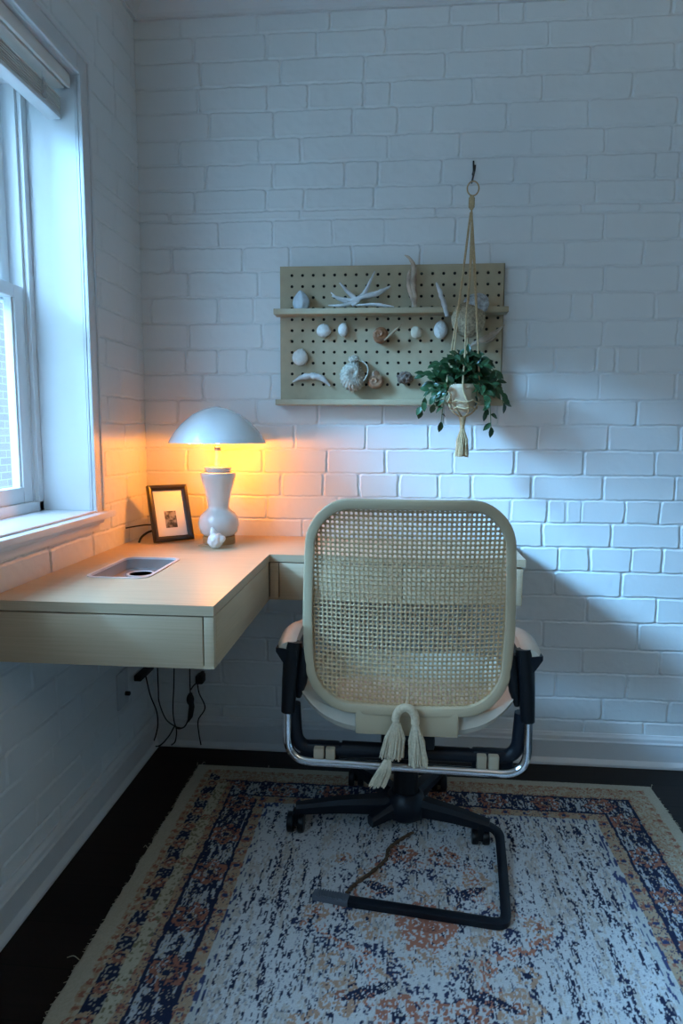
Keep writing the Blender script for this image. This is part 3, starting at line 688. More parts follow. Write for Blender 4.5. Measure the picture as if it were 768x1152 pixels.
for i, a in enumerate(ang):
    a_top = top-Vector((0,0,.024)); q = Vector((pcx+PR*1.13*math.cos(a), HY+PR*1.1*math.sin(a), prz+.002))
    mid = [a_top.lerp(q, t) for t in (.03,.2,.4,.6,.8,1)]
    for j, m_ in enumerate(mid): m_.x += .0015*math.sin(i*2+j)
    if i == 1: mid = [a_top, Vector((1.052,-.178,1.62)), Vector((1.040,-.186,1.45)), Vector((1.038,-.196,1.33)), q]
    tail = [Vector((pcx+PR*.98*math.cos(a+s), HY+PR*.98*math.sin(a+s), prz-z)) for s, z in ((.1,.03),(.3,.052))]+[Vector((pcx+PR*.62*math.cos(a+.6), HY+PR*.62*math.sin(a+.6), prz-.080)), kpt+Vector((.004*math.cos(a), .004*math.sin(a), 0))]
    cords.tube(spline(mid+tail, 6), .0026, 7)
for zf, rf in ((.047, 1.03), (.066, .86)):
    cords.tube([(pcx+PR*rf*math.cos(t), HY+PR*rf*math.sin(t), prz-zf-.006*abs(math.sin(3*t))) for t in [2*PI*k/48 for k in range(48)]], .0022, 6, closed=True)
cords.build('cords', 'jute', hg)
kb = MB()
for i in range(8): kb.tube([(kpt.x+(.0085-.0006*i)*math.cos(a), HY+(.0085-.0006*i)*math.sin(a), kpt.z-i*.0042+.002) for a in [2*PI*k/16 for k in range(16)]], .0028, 6, closed=True)
kb.tube([kpt+Vector((0,0,.004)), kpt-Vector((0,0,.034))], .007, 10)
kb.build('bottom_knot', 'jute', hg)
def tassel(mb, top, length, r0, r1, n, bend=Vector((0,0,0)), th=.0013, seed=1, yflat=1.0):
    rr = random.Random(seed)
    for i in range(n):
        a = rr.uniform(0, 2*PI); s = math.sqrt(rr.random()); L = length*rr.uniform(.86, 1.04)
        p0 = Vector((r0*s*math.cos(a), r0*s*math.sin(a)*yflat, 0)); p2 = Vector((r1*s*math.cos(a), r1*s*math.sin(a)*yflat, -L))+bend
        p1 = Vector((lerp(r0, r1, .75)*s*math.cos(a), lerp(r0, r1, .75)*s*math.sin(a)*yflat, -L*.45))+bend*.35
        w = Vector((rr.uniform(-1,1), rr.uniform(-1,1)*yflat, 0))*.002
        mb.tube([top+p0, top+p1+w, top+(p1+p2)/2-w*.6, top+p2+w*.5], th, 5)
tm = MB(); tassel(tm, kpt-Vector((0,0,.034)), at(524,490,HY).z-at(524,516,HY).z+.012, .006, .0215, 130, seed=3)
tm.build('tassel', 'jute', hg)
pt = thing('hanging_plant', 'leafy green trailing plant in a cream pot held by the macrame hanger', 'plant', (pcx, HY, prz-PB))
MB().lathe([(0,-PB),(.026,-PB),(.030,-PB+.004),(.038,-.045),(.0435,-.018),(.0445,-.016),(.0445,-.012),(.0468,-.012),(.0470,0),(.0435,0),(.0425,-.014),(0,-.014)], (pcx,HY,prz), 48).build('pot', 'pot', pt)
MB().lathe([(0,-.006),(.03,-.009),(.0424,-.012)], (pcx,HY,prz), 32).build('soil', 'soil', pt)
fol = MB(); stems = MB(); lr = random.Random(12)
def leaf(mb, p, d, up, L, W):
    d = d.normalized(); s = d.cross(up)
    if s.length < .1: s = Vector((1,0,0))
    s.normalize(); n = s.cross(d).normalized()
    st = [(0,.04),(.18,.62),(.42,1),(.68,.82),(.88,.36),(1,.02)]; vs = []
    for t, w in st:
        b_ = p+d*L*t-n*(L*.22*t*t)
        vs += [b_-s*W*w+n*W*w*.3, b_, b_+s*W*w+n*W*w*.3]
    fs = []
    for i in range(5):
        for j in (0, 1): a = i*3+j; fs.append((a, a+1, a+4, a+3))
    mb.add(vs, fs)
def vine(pts, dens, Lr, seed):
    r = random.Random(seed); S = spline(pts, 6); stems.tube(S, .0012, 5); acc = 0
    for i in range(2, len(S)):
        acc += (S[i]-S[i-1]).length
        while acc > dens:
            acc -= dens; tdir = (S[i]-S[i-1]).normalized(); side = Vector((r.uniform(-1,1), r.uniform(-.8,.6), r.uniform(-.5,.7)))
            dd = tdir*.7+side; L = r.uniform(*Lr)
            p = S[i].copy(); 
            if p.y+dd.normalized().y*L > -.034: dd.y = -abs(dd.y)*.5
            upv = Vector((r.uniform(-.5,.5), -.8, r.uniform(.2,1)))
            leaf(fol, p, dd, upv, L, L*r.uniform(.24,.31))
    leaf(fol, S[-1], S[-1]-S[-2], Vector((.2,-.8,.6)), Lr[1], Lr[1]*.25)
base = Vector((pcx, HY, prz-.008))
for i in range(56):
    a = 2*PI*i/56+lr.uniform(-.1,.1); R = lr.uniform(.045,.118); ex_ = math.cos(a); ey = math.sin(a)
    R2y = .6 if ey > 0 else .75
    up_ = lr.uniform(.01,.075); dn = lr.uniform(-.045,.045)
    if ey < -.55: dn = abs(dn)+.02; R *= .75; up_ += .02
    vine([base+Vector((.02*ex_, .02*ey, 0)), base+Vector((R*.5*ex_, R*.5*ey*R2y, up_)), base+Vector((R*ex_, R*ey*R2y, up_*.6+dn*.6))], .010, (.024,.036), i)
for tx, ty, h in ((474,468,-.0),(496,482,0),(488,462,0),(552,488,0),(566,462,0),(545,470,0),(536,455,0)):
    e = at(tx, ty-8, HY-.03); s = 1 if e.x > pcx else -1
    dens = .018 if ty < 480 else .022
    vine([base+Vector((s*.02,-.01,0)), base+Vector((lerp(0, e.x-pcx, .6), -.045, .01)), Vector((lerp(pcx, e.x, .9), HY-.045, lerp(prz, e.z, .45))), e], dens, (.026,.036), 100+tx)
fol.build('foliage', 'leaf', pt, ang=60); stems.build('stems', 'stem', pt)

# ------------------------------------------------------------------ office chair
CXc = .879
ch = thing('office_chair', 'beige office chair with a woven cane back and black arms, facing the desk', 'chair', (CXc, -.45, 0))
zb0, zb1 = .440, .957; hw = .2470
def backY(z, x):                                   # recline and gentle curve of the back shell
    t = (z-zb0)/(zb1-zb0); return lerp(-.690, -.765, t)+.035*((x-CXc)/hw)**2+.018*math.sin(PI*t)
def outline(inset, n=96):                          # superellipse-like rounded rectangle, wider in the middle
    zc = (zb0+zb1)/2; hz = (zb1-zb0)/2-inset; out = []; h_ = hw-inset; r = .105-inset*.7
    for cx_, cz_, a0 in ((h_-r, hz-r, 0), (-(h_-r), hz-r, 90), (-(h_-r), -(hz-r), 180), (h_-r, -(hz-r), 270)):
        for k in range(n//4+1):
            a = math.radians(a0+90*k/(n//4)); out.append([cx_+r*math.cos(a), cz_+r*math.sin(a)])
    res = []
    m_ = len(out)
    dens = []
    for i in range(m_):
        a, b_ = out[i], out[(i+1) % m_]; L = math.hypot(b_[0]-a[0], b_[1]-a[1]); k = max(1, int(L/.02))
        for j in range(k): dens.append([a[0]+(b_[0]-a[0])*j/k, a[1]+(b_[1]-a[1])*j/k])
    for x, z in dens:
        t = (z+ (zb1-zb0)/2)/(zb1-zb0); wid = 1-.085*max(0, (t-.40)/.60)**1.6-.055*max(0, (.40-t)/.40)**1.6
        res.append((CXc+x*wid, zc+z))
    return res
fr = MB(); prof = [(.0015,-.006),(0,0),(.0015,.008),(.004,.010)]  # (inset, depth)
lv = [(.002,.016),(.0,.010),(.0,-.006),(.0015,-.0095),(.004,-.0105),(.0205,-.0085),(.0225,-.0075),(.0235,-.004),(.0235,.014),(.018,.018),(.008,.019)]
loops = []
for ins, dp in lv:
    o_ = outline(ins); loops.append([(x, backY(z, x)+dp, z) for x, z in o_])
N = min(len(l) for l in loops)
# resample every loop to a common angular count
def resample(L, n):
    P_ = [Vector(p) for p in L]; d = [0]
    for i in range(len(P_)): d.append(d[-1]+(P_[(i+1) % len(P_)]-P_[i]).length)
    out = []
    for k in range(n):
        s = d[-1]*k/n; i = 0
        while d[i+1] < s: i += 1
        t = (s-d[i])/max(1e-9, d[i+1]-d[i]); out.append(P_[i].lerp(P_[(i+1) % len(P_)], t))
    return out
NN = 200; L2 = [resample(l, NN) for l in loops]; k = len(L2)
fr.add([v for l in L2 for v in l], [(a*NN+i, a*NN+(i+1) % NN, ((a+1) % k)*NN+(i+1) % NN, ((a+1) % k)*NN+i) for a in range(k) for i in range(NN)])
fr.build('backrest_frame', 'frame_b', ch, ang=50)
# cane: an octagon-holed woven sheet
inner = outline(.014); 
def inside(x, z):
    c = False; n = len(inner); j = n-1
    for i in range(n):
        xi, zi = inner[i]; xj, zj = inner[j]
        if (zi > z) != (zj > z) and x < (xj-xi)*(z-zi)/(zj-zi)+xi: c = not c
        j = i
    return c
p = .01075; cn = MB(); q = p/2; r = p*.33
vid = {}
def V(x, z, dy=0):
    key = (round(x*2e4), round(z*2e4))
    if key not in vid: vid[key] = len(cn.v); cn.v.append((x, backY(z, x)+.004+dy, z))
    return vid[key]
i0 = int((2*hw)/p/2)+1; k0 = int((zb1-zb0)/p)+2
for i in range(-i0, i0+1):
    for j in range(k0):
        cx, cz = CXc+i*p, zb0+j*p
        if not inside(cx, cz): continue
        oc = [V(cx+r*math.cos(PI/8+PI/4*k), cz+r*math.sin(PI/8+PI/4*k)) for k in range(8)]   # 22.5, 67.5 ...
        cs = [V(cx+q, cz+q, -.0009), V(cx-q, cz+q, -.0009), V(cx-q, cz-q, -.0009), V(cx+q, cz-q, -.0009)]
        md = [V(cx+q, cz, .0005*(-1)**(i+j)), V(cx, cz+q, -.0005*(-1)**(i+j)), V(cx-q, cz, .0005*(-1)**(i+j)), V(cx, cz-q, -.0005*(-1)**(i+j))]
        # oc[0] 22.5 oc[1] 67.5 oc[2] 112.5 ... oc[7] 337.5
        for c in range(4):
            a, b_ = oc[2*c], oc[(2*c+1) % 8]; cn.f.append((a, cs[c], b_)) 
            cn.f.append((a, md[c], cs[c])); cn.f.append((b_, cs[c], md[(c+1) % 4]))
            cn.f.append((oc[(2*c+7) % 8], md[c], a))
co_ = cn.build('cane_panel', 'cane', ch, ang=30)
sm = co_.modifiers.new('thickness', 'SOLIDIFY'); sm.thickness = .0016
# seat: rounded shell with cushion
def sloc(u, v):   # u -1..1 across, v 0..1 back to front
    return Vector((CXc+u*.268, lerp(-.665, -.24, v), 0))
se = MB(); nu, nv = 28, 20
def seat_z(u, v, topside):
    e = max(abs(u)**3.2, abs(2*v-1)**5)
    return (.474-.030*e-.014*(1-abs(2*v-1))) if topside else (.462-.040*max(0, 1-abs(u)**2.4)*.9-.008*e)
def seat_xy(u, v):
    w = .268*(1-.10*abs(2*v-1)**3); f = 1-.10*abs(u)**3
    return CXc+u*w, -.4525+(v-.5)*2*.2125*f
vs = []; fs = []
for s_ in (0, 1):
    for a in range(nu+1):
        for b_ in range(nv+1):
            u, v = -1+2*a/nu, b_/nv; x, y_ = seat_xy(u, v); e = max(abs(u), abs(2*v-1))
            z = seat_z(u, v, s_ == 0)
            if e > .999: z = .448
            vs.append((x, y_, z))
st_ = (nu+1)*(nv+1)
for s_ in (0, 1):
    for a in range(nu):
        for b_ in range(nv):
            i = s_*st_+a*(nv+1)+b_; f = (i, i+1, i+nv+2, i+nv+1); fs.append(f if s_ == 0 else f[::-1])
se.add(vs, fs); so = se.build('seat', 'cushion', ch, ang=60)
bm = bmesh.new(); bm.from_mesh(so.data); bmesh.ops.remove_doubles(bm, verts=bm.verts, dist=.0004); bmesh.ops.recalc_face_normals(bm, faces=bm.faces); bm.to_mesh(so.data); bm.free()
# seat shell seen below the back
sh = MB(); pts = []
for i in range(25):
    t = -1+2*i/24; pts.append((CXc+.252*math.sin(t*PI/2)**1 if False else CXc+.250*t, -.668+.012*t*t, .380+.012*abs(t)**1.5+.075*abs(t)**5))
vs = []
for x, y_, z in pts: e_ = abs((x-CXc)/.250)**5; vs += [(x, y_, z+.045-.030*e_), (x, y_-.010, z+.016-.004*e_), (x, y_, z), (x, y_+.30, z), (x, y_+.30, z+.04-.028*e_)]
fs = [(i*5+j, i*5+(j+1) % 5, (i+1)*5+(j+1) % 5, (i+1)*5+j) for i in range(24) for j in range(5)]+[(0,1,2,3,4), tuple(24*5+j for j in range(5))]
sh.add(vs, fs); sh.build('seat_shell', 'cushion', ch, ang=40)
MB().box(CXc-.120, CXc+.122, -.694, -.60, .390, .452, .006).build('rear_bracket', 'frame_b', ch)
# arms
for s in (-1, 1):
    X = lambda v: CXc+s*v
    a = MB(); n = 12; vs = []; ns = 9
    # pad: tapered slab, rounded, wider at front
    for k in range(n+1):
        t = k/n; yv = lerp(-.672, -.450, t); wi = .266-.0*t; wo = .311-.006*t-.03*max(0, (t-.7)/.3)**2
        if t < .06: wo -= .006
        z1 = .600+.012*math.sin(PI*min(1, t*1.2)); 
        sect = [(wi,.578),(wi,z1-.004),(wi+.006,z1),( (wi+wo)/2, z1+.003),(wo-.010,z1-.001),(wo-.001,z1-.008),(wo,.590),(wo-.004,.582)]
        vs += [(X(u), yv, z) for u, z in sect]
    m_ = 8; fs = [(k*m_+j, k*m_+(j+1) % m_, (k+1)*m_+(j+1) % m_, (k+1)*m_+j) for k in range(n) for j in range(m_)]+[tuple(range(m_)), tuple(n*m_+j for j in range(m_))]
    a.add(vs, fs); a.build('armrest', 'cushion', ch, ang=50)
    pb = MB(); vs = []
    for k in range(n+1):                          # black under-pad cradle
        t = k/n; yv = lerp(-.676, -.455, t); wo = .312-.006*t-.03*max(0, (t-.7)/.3)**2
        vs += [(X(u), yv, z) for u, z in ((.262,.545),(.262,.583),(wo,.590),(wo,.580),(.298,.558),(.288,.545))]
    m_ = 6; fs = [(k*m_+j, k*m_+(j+1) % m_, (k+1)*m_+(j+1) % m_, (k+1)*m_+j) for k in range(n) for j in range(m_)]+[tuple(range(m_)), tuple(n*m_+j for j in range(m_))]
    pb.add(vs, fs); pb.build('armrest_cradle', 'black2', ch, ang=40)
    pp = MB().tube([(X(.272), -.655, .60), (X(.276), -.66, .56), (X(.281), -.66, .50), (X(.286), -.66, .425)], [.021,.021,.019,.0165], 18, flat=(1,1))
    pp.tube([(X(.243), -.655, .585), (X(.246), -.66, .55), (X(.252), -.66, .50), (X(.262), -.65, .46)], [.012,.014,.013,.007], 12)
    pp.build('arm_post', 'black', ch)
# chrome cradle tube
tz = .300
ct = MB().tube(round_path([(CXc-.287,-.662,.44),(CXc-.287,-.668,tz+.005),(CXc+.287,-.668,tz-.004),(CXc+.287,-.662,.44)], .062, 12), .0105, 16)
ct.build('chrome_tube', 'chrome', ch, ang=60)
ub = MB().tube(round_path([(CXc-.274,-.645,.44),(CXc-.268,-.642,.325),(CXc+.268,-.642,.325),(CXc+.274,-.645,.44)], .045, 10), .017, 12)
for s in (-1, 1): ub.box(min(CXc+s*.16, CXc+s*.258), max(CXc+s*.16, CXc+s*.258), -.655, -.625, .298, .342, .006)
ub.build('under_frame', 'black2', ch, ang=60)
MB().tube([(CXc-.155,-.640,.330),(CXc+.155,-.640,.326)], .0165, 18).build('cross_bar', 'black', ch)
for s in (-1, 1):
    for x0 in ((.170,.193), (.197,.222)):
        a, b_ = sorted((CXc+s*x0[0], CXc+s*x0[1])); wb_ = MB().box(a, b_, -.6695, -.618, .3035, .338, .003); wb_.build('webbing_strap', 'webbing', ch)
# tilt mechanism, column
MB().box(CXc-.06, CXc+.07, -.63, -.36, .315, .375, .012).build('tilt_housing', 'black', ch)
tl = MB().tube([(CXc+.05,-.50,.345),(CXc+.045,-.62,.36)], .007, 10); tl.box(CXc+.025, CXc+.07, -.66, -.62, .34, .385, .006); tl.build('tilt_lever', 'black', ch)
MB().lathe([(0,.09),(.034,.09),(.034,.21),(.026,.212),(.026,.33),(0,.33)], (CXc+.006,-.45,0), 28).build('gas_column', 'black', ch)
MB().lathe([(0,.045),(.040,.045),(.052,.055),(.056,.08),(.050,.110),(.038,.122),(0,.122)], (CXc+.006,-.45,0), 32).build('base_hub', 'black2', ch)
def arm(p0, p1, w0, w1, h0, h1, mid=None):
    mb = MB(); pts = [Vector(p0), Vector(p1)] if not mid else [Vector(p0), Vector(mid), Vector(p1)]; vs = []
    for i, p_ in enumerate(pts):
        t = i/(len(pts)-1); d = (pts[-1]-pts[0]); d.z = 0; d.normalize(); sd = Vector((-d.y, d.x, 0)); w = lerp(w0, w1, t)/2; h = lerp(h0, h1, t)
        vs += [p_+sd*w*.6, p_+sd*w-Vector((0,0,h*.3)), p_+sd*w*.8-Vector((0,0,h)), p_-sd*w*.8-Vector((0,0,h)), p_-sd*w-Vector((0,0,h*.3)), p_-sd*w*.6]
    n = 6; fs = [(i*n+j, i*n+(j+1) % n, (i+1)*n+(j+1) % n, (i+1)*n+j) for i in range(len(pts)-1) for j in range(n)]+[tuple(range(n)), tuple((len(pts)-1)*n+j for j in range(n))]
    return mb.add(vs, fs)
hub = Vector((CXc+.006, -.45, .108))
def caster(x, y_, parent_leg, r=.027):
    c = MB()
    for s in (-1, 1): c.lathe([(0,-.010),(r*.8,-.010),(r,-.007),(r,.007),(r*.8,.010),(0,.010)], (0,0,0), 24) if False else None
    for s in (-1, 1):
        n = 24; vs = []; k0 = len(c.v)
        for off, rr in ((s*.006,r*.5),(s*.006,r*.92),(s*.009,r),(s*.020,r),(s*.023,r*.92),(s*.023,r*.45)):
            for k in range(n):
                a_ = 2*PI*k/n; vs.append((x+off, y_+rr*math.cos(a_), r+.007+rr*math.sin(a_)))
        fs = [(i*n+k, i*n+(k+1) % n, (i+1)*n+(k+1) % n, (i+1)*n+k) for i in range(5) for k in range(n)]+[tuple(range(n)), tuple(5*n+k for k in range(n))]
        c.add(vs, fs)
    c.box(x-.008, x+.008, y_-.012, y_+.012, r+.0, r+.045, .003)
    return c.build('caster', 'black', parent_leg)
legs = [((.585,-.490,.088), True), ((1.108,-.500,.074), None), ((.790,-.505,.070), False), ((.99,-.235,.080), True), ((.735,-.235,.080), True)]
for (ex_, cst) in legs:
    d = Vector((ex_[0]-hub.x, ex_[1]-hub.y, 0)).normalized(); lg = arm(hub+d*.035, ex_, .05, .032, .048, .026, mid=tuple(hub.lerp(Vector(ex_), .6)+Vector((0,0,.006)))).build('base_leg', 'black2', ch, ang=30)
    if cst: caster(ex_[0], ex_[1], lg)
    elif cst is None: caster(1.085, -.500, lg, .020)
# bent floor bar: drops from the right leg, runs to the front and across the rug
fb = MB()
P1 = [(1.095,-.533,.058),(1.130,-.560,.036),(1.122,-.70,.024),(1.108,-.808,.022)]
def ribbon(mb, pts, w, h):
    P_ = [Vector(p_) for p_ in pts]; vs = []
    for i, p_ in enumerate(P_):
        a_ = P_[max(0, i-1)]; b_ = P_[min(len(P_)-1, i+1)]; d = b_-a_; d.z = 0; d.normalize(); sd = Vector((-d.y, d.x, 0))
        ww = (w[i] if isinstance(w, list) else w)/2; vs += [p_+sd*ww, p_+sd*ww*.9-Vector((0,0,h)), p_-sd*ww*.9-Vector((0,0,h)), p_-sd*ww, p_-sd*ww*.7+Vector((0,0,.002)), p_+sd*ww*.7+Vector((0,0,.002))]
    n = 6; m_ = len(P_); fs = [(i*n+j, i*n+(j+1) % n, (i+1)*n+(j+1) % n, (i+1)*n+j) for i in range(m_-1) for j in range(n)]+[tuple(range(n)), tuple((m_-1)*n+j for j in range(n))]
    return mb.add(vs, fs)
path = round_path([(1.090,-.498,.072),(1.132,-.512,.058),(1.124,-.64,.026),(1.106,-.812,.024),(.90,-.786,.024),(.735,-.766,.024)], .028, 6)
ribbon(fb, path, .024, .014); fb.build('floor_bar', 'black2', ch, ang=30)
pd = MB(); ribbon(pd, [(.752,-.768,.0245),(.668,-.752,.022)], [.030,.026], .012)
for i in range(12):
    t = i/12; x = lerp(.745,.672, t); y_ = lerp(-.767,-.753, t); pd.box(x-.0018, x+.0018, y_-.012, y_+.012, .024, .0275)
pd.build('ribbed_pad', 'ribbed', ch, ang=30)

# tassel charm tied to the cane back
TY = -.722
tc_ = thing('tassel_charm', 'cream cotton cord charm with tassels tied to the chair back', 'tassel', (.88, TY, .40))
arc = spline([at(445,812,TY), at(446,804,TY), at(450,798,TY), at(456.5,796,TY), at(462.5,799,TY), at(466.5,806,TY), at(467,815,TY)], 8)
lp = MB().tube(arc, .0078, 12)
for i in range(2, len(arc)-1, 1):                 # wrapped windings
    t = (arc[min(i+1, len(arc)-1)]-arc[i-1]).normalized(); n1 = Vector((0,1,0)); n2 = t.cross(n1).normalized()
    lp.tube([arc[i]+(n1*math.cos(a)+n2*math.sin(a))*.0088 for a in [2*PI*k/14 for k in range(14)]], .0013, 5, closed=True)
lp.tube([at(456.5,795,TY), at(457.5,786,TY+.012), at(458,778,TY+.026)], .0012, 6)
lp.build('cord_loop', 'rope', tc_)
for nm, tp, ln, r0, r1, n_, bd, sd_ in (('tassel',(446,813),.088,.008,.029,150,Vector((-.010,0,0)),1), ('tassel',(436,853),.068,.008,.020,75,Vector((-.024,0,0)),2), ('tassel',(467,816),.098,.007,.024,130,Vector((.008,0,0)),3)):
    tm = MB(); tassel(tm, at(*tp, TY)-Vector((0,.008 if sd_ == 2 else 0,0)), ln, r0, r1, n_, bd, .00125, sd_, .45); tm.build(nm, 'rope', tc_)

# ------------------------------------------------------------------ rug
RX0, RX1, RY1, RY0 = .205, 1.652, -.150, -2.55
xs = np.arange(RX0, RX1+.0001, .0026); ysr = np.unique(np.concatenate([np.arange(RY1, -1.32, -.0030), np.arange(-1.32, RY0, -.012), [RY0]]))
Xg, Yg = np.meshgrid(xs, ysr)
def stepn(x, y, sx, sy, seed): return vnoise(x*sx, y*sy, seed)
cream = np.array([.44,.40,.32]); rust = np.array([.30,.125,.085]); navy = np.array([.020,.026,.060]); beige = np.array([.42,.38,.29]); tan = np.array([.38,.27,.18]); pale = np.array([.55,.56,.57]); orange = np.array([.42,.27,.19])
dl = Xg-RX0; drr = (RX1-Xg)*1.13; dt = (RY1-Yg)*1.22; dbm = (Yg-RY0)*1.22
wob = (stepn(Xg, Yg, 60, 60, 31)-.5)*.006
d = np.minimum(np.minimum(dl, drr), np.minimum(dt, dbm))+wob
noleft = (dl > np.minimum(drr, np.minimum(dt, dbm))); d = np.where(noleft, np.interp(d, [0, .062, .105, .112, .215, .255, .285, 2], [0, .062, .127, .146, .238, .268, .286, 2]), d)
horiz = np.minimum(dt, dbm) < np.minimum(dl, drr)
col = np.zeros(Xg.shape+(3,))+cream
# streaks run along y; fine grain gives the knotted look
g1 = stepn(Xg, Yg, 330, 120, 41); g2 = stepn(Xg, Yg, 150, 40, 42); g3 = stepn(Xg, Yg, 380, 300, 43); big = stepn(Xg, Yg, 9, 7, 44); g4 = stepn(Xg, Yg, 200, 160, 45); g5 = stepn(Xg, Yg, 90, 14, 46)
def put(mask, c): col[mask] = c
along = np.where(horiz, Xg-(RX0+RX1)/2, Yg+.9)           # coordinate along the border
def flower(rad, period, phase, dc):                      # ring-shaped rosettes repeated along the border
    a = (along+phase) % period-period/2; r = np.hypot(a, (d-dc)*1.0); th = np.arctan2(d-dc, a)
    return r/rad, th
# field
fieldm = d > .285
inkf = (g5*.50+g2*.5) > (.70-.10*(big-.5)*2); ink = inkf & (g1 > .34)
col[fieldm] = pale; g6 = stepn(Xg, Yg, 380, 190, 61); g7 = stepn(Xg, Yg, 170, 9, 62); g2 = stepn(Xg, Yg, 260, 75, 66)
med = np.exp(-(((Xg-.928)/.30)**4+((Yg+.90)/.62)**4))
inkf = g5*.30+g2*.34+g7*.36; ink = (inkf > .575-.12*(big-.5)+.10*med) & (g6 > .40)
warmish = fieldm & (stepn(Xg, Yg, 260, 90, 47)*.5+stepn(Xg, Yg, 60, 12, 67)*.5 > .60); col[warmish] = np.array([.47,.43,.39])
put(fieldm & ((g6*.5+g2*.5 > .66) & (g3 > .4)), np.array([.24,.26,.31])); put(fieldm & ink, navy)
put(fieldm & (g1 > .78) & (g4 > .6), np.array([.10,.10,.13]))
# medallion in the middle, mirror-symmetric, built from petals
cxm, cym = .928, -.82
ax = np.abs(Xg-cxm); ay = Yg-cym; rM = np.hypot(ax, ay*.95); tM = np.arctan2(ay, ax)
sp_ = g3 > .40; sp2 = g4 > .42
inM = (ax < .30) & fieldm
wx = (stepn(Xg, Yg, 55, 45, 63)-.5)*.030; wy = (stepn(Xg, Yg, 55, 45, 64)-.5)*.030
ax = np.abs(Xg-cxm+wx); ay = Yg-cym+wy; rM = np.hypot(ax, ay); tM = np.arctan2(ay, ax)
thin = (g4*.5+stepn(Xg, Yg, 290, 200, 65)*.5)
put(inM & (rM < .07) & (thin > .42), rust*1.3); put(inM & (rM < .03) & sp_, rust)
put(inM & (np.abs(rM-.115-.03*np.cos(6*tM)) < .022) & (thin > .52), orange); put(inM & (np.abs(rM-.20-.05*np.cos(5*tM)) < .024) & (thin > .56), rust*1.35)
put(inM & (np.abs(rM-.155-.03*np.cos(4*tM)) < .016) & (thin > .54), navy*1.5); put(inM & (np.abs(rM-.25-.04*np.cos(7*tM)) < .016) & (thin > .60), navy*1.5)
def rosette(cx_, cy_, R, c1, c2):
    for sx in (-1, 1):
        dx = Xg-(cxm+sx*cx_); dy = Yg-cy_; r_ = np.hypot(dx, dy)/R; t_ = np.arctan2(dy, dx)
        put(fieldm & (np.abs(r_-.72-.16*np.cos(5*t_)) < .26) & (thin > .47), c1); put(fieldm & (r_ < .30) & (thin > .42), c2)
for cx_, cy_, R, c1, c2 in ((.17,-1.02,.045,orange,rust),(.20,-.94,.028,orange,navy),(.06,-1.06,.05,rust*1.2,navy),(.13,-.66,.035,orange,rust),(.20,-.60,.024,orange,rust),(.05,-.56,.035,rust*1.1,navy),
    (.23,-1.10,.04,orange,rust),(.11,-1.18,.055,rust*1.2,orange),(.24,-1.25,.04,orange,navy),(.0,-1.30,.06,rust,navy),(.25,-.80,.03,orange,rust)): rosette(cx_, cy_, R, c1, c2)
for sx in (-1, 1):                                  # navy diagonal leaf sprays
    for (x0, y0_, x1, y1_) in ((.06,-.98,.17,-1.03),(.07,-.72,.15,-.68),(.10,-1.12,.19,-1.17)):
        vx, vy = x1-x0, y1_-y0_; L = math.hypot(vx, vy); u = ((sx*(Xg-cxm)-x0)*vx+(Yg-y0_)*vy)/L; w = np.abs(-(sx*(Xg-cxm)-x0)*vy+(Yg-y0_)*vx)/L
        put((u > 0) & (u < L) & (w < .012*np.sin(np.clip(u/L, 0, 1)*PI)+.003) & (g3 > .33), navy)
# guard stripes and borders, from the field outwards
m_ = (d <= .285) & (d > .268); put(m_, np.array([.46,.47,.46])); put(m_ & (g2 > .62), navy*2.5)
m_ = (d <= .268) & (d > .238); put(m_, tan*1.05); rf, th = flower(.013, .055, 0, .253); put(m_ & (g4 > .5) & (rf < 1.2), rust); put(m_ & (rf < .5), navy*2); put(m_ & (g3 > .80), navy*1.5); put(m_ & (g4 < .22), cream*.85)
m_ = (d <= .238) & (d > .147); put(m_, navy)
lt = m_ & ((g5*.6+g2*.4) > .50) & (g1 > .36); put(lt, np.array([.40,.43,.46])); put(m_ & (g3 > .72) & (g2 > .4), cream*.8)
rf, th = flower(.040, .158, .02, .193); put(m_ & (rf < 1.15) & (g4 > .58), navy)
put(m_ & (np.abs(rf-.82-.16*np.cos(6*th)) < .22) & (g4 > .42), rust); put(m_ & (rf < .48) & (g3 > .5), tan); put(m_ & (rf < .20), navy); put(m_ & (np.abs(rf-.5) < .1) & (g3 > .45), rust*.8)
put((np.abs(d-.151) < .004) & (g2 > .3), navy); put((np.abs(d-.235) < .004) & (g2 > .25), navy)
m_ = (d <= .147) & (d > .128); put(m_, tan); rf, th = flower(.010, .042, 0, .137); put(m_ & (rf < 1.1) & (g4 > .45), rust); put(m_ & (g3 > .76), navy*1.5)
m_ = (d <= .128) & (d > .098); put(m_, beige*1.08); put(m_ & (g4 > .66), np.array([.20,.18,.11])); rf, th = flower(.014, .20, .05, .112); put(m_ & (np.abs(rf-.7) < .35) & (g3 > .5), rust*.9)
m_ = noleft & (d <= .128) & (d > .062); put(m_, beige); put(m_ & (g4 > .55), tan); put(m_ & (g3 > .72), rust)
m_ = (d <= .098) & (d > .062) & ~noleft; put(m_, navy); put(m_ & (g4 > .60) & (g2 > .38), np.array([.34,.33,.29])); rf, th = flower(.019, .078, .03, .080)
put(m_ & (rf < .9) & (g3 > .42), rust); put(m_ & (np.abs(rf-.95) < .25) & (g4 > .4), tan*1.05); put(m_ & (rf < .28), cream*.9)
m_ = (d <= .062) & (d > .040); put(m_, beige*1.05); put(m_ & (g4 > .48), tan); rf, th = flower(.008, .030, 0, .050); put(m_ & (rf < 1.1) & (g3 > .45), rust)
m_ = (d <= .040); put(m_, cream*1.0)
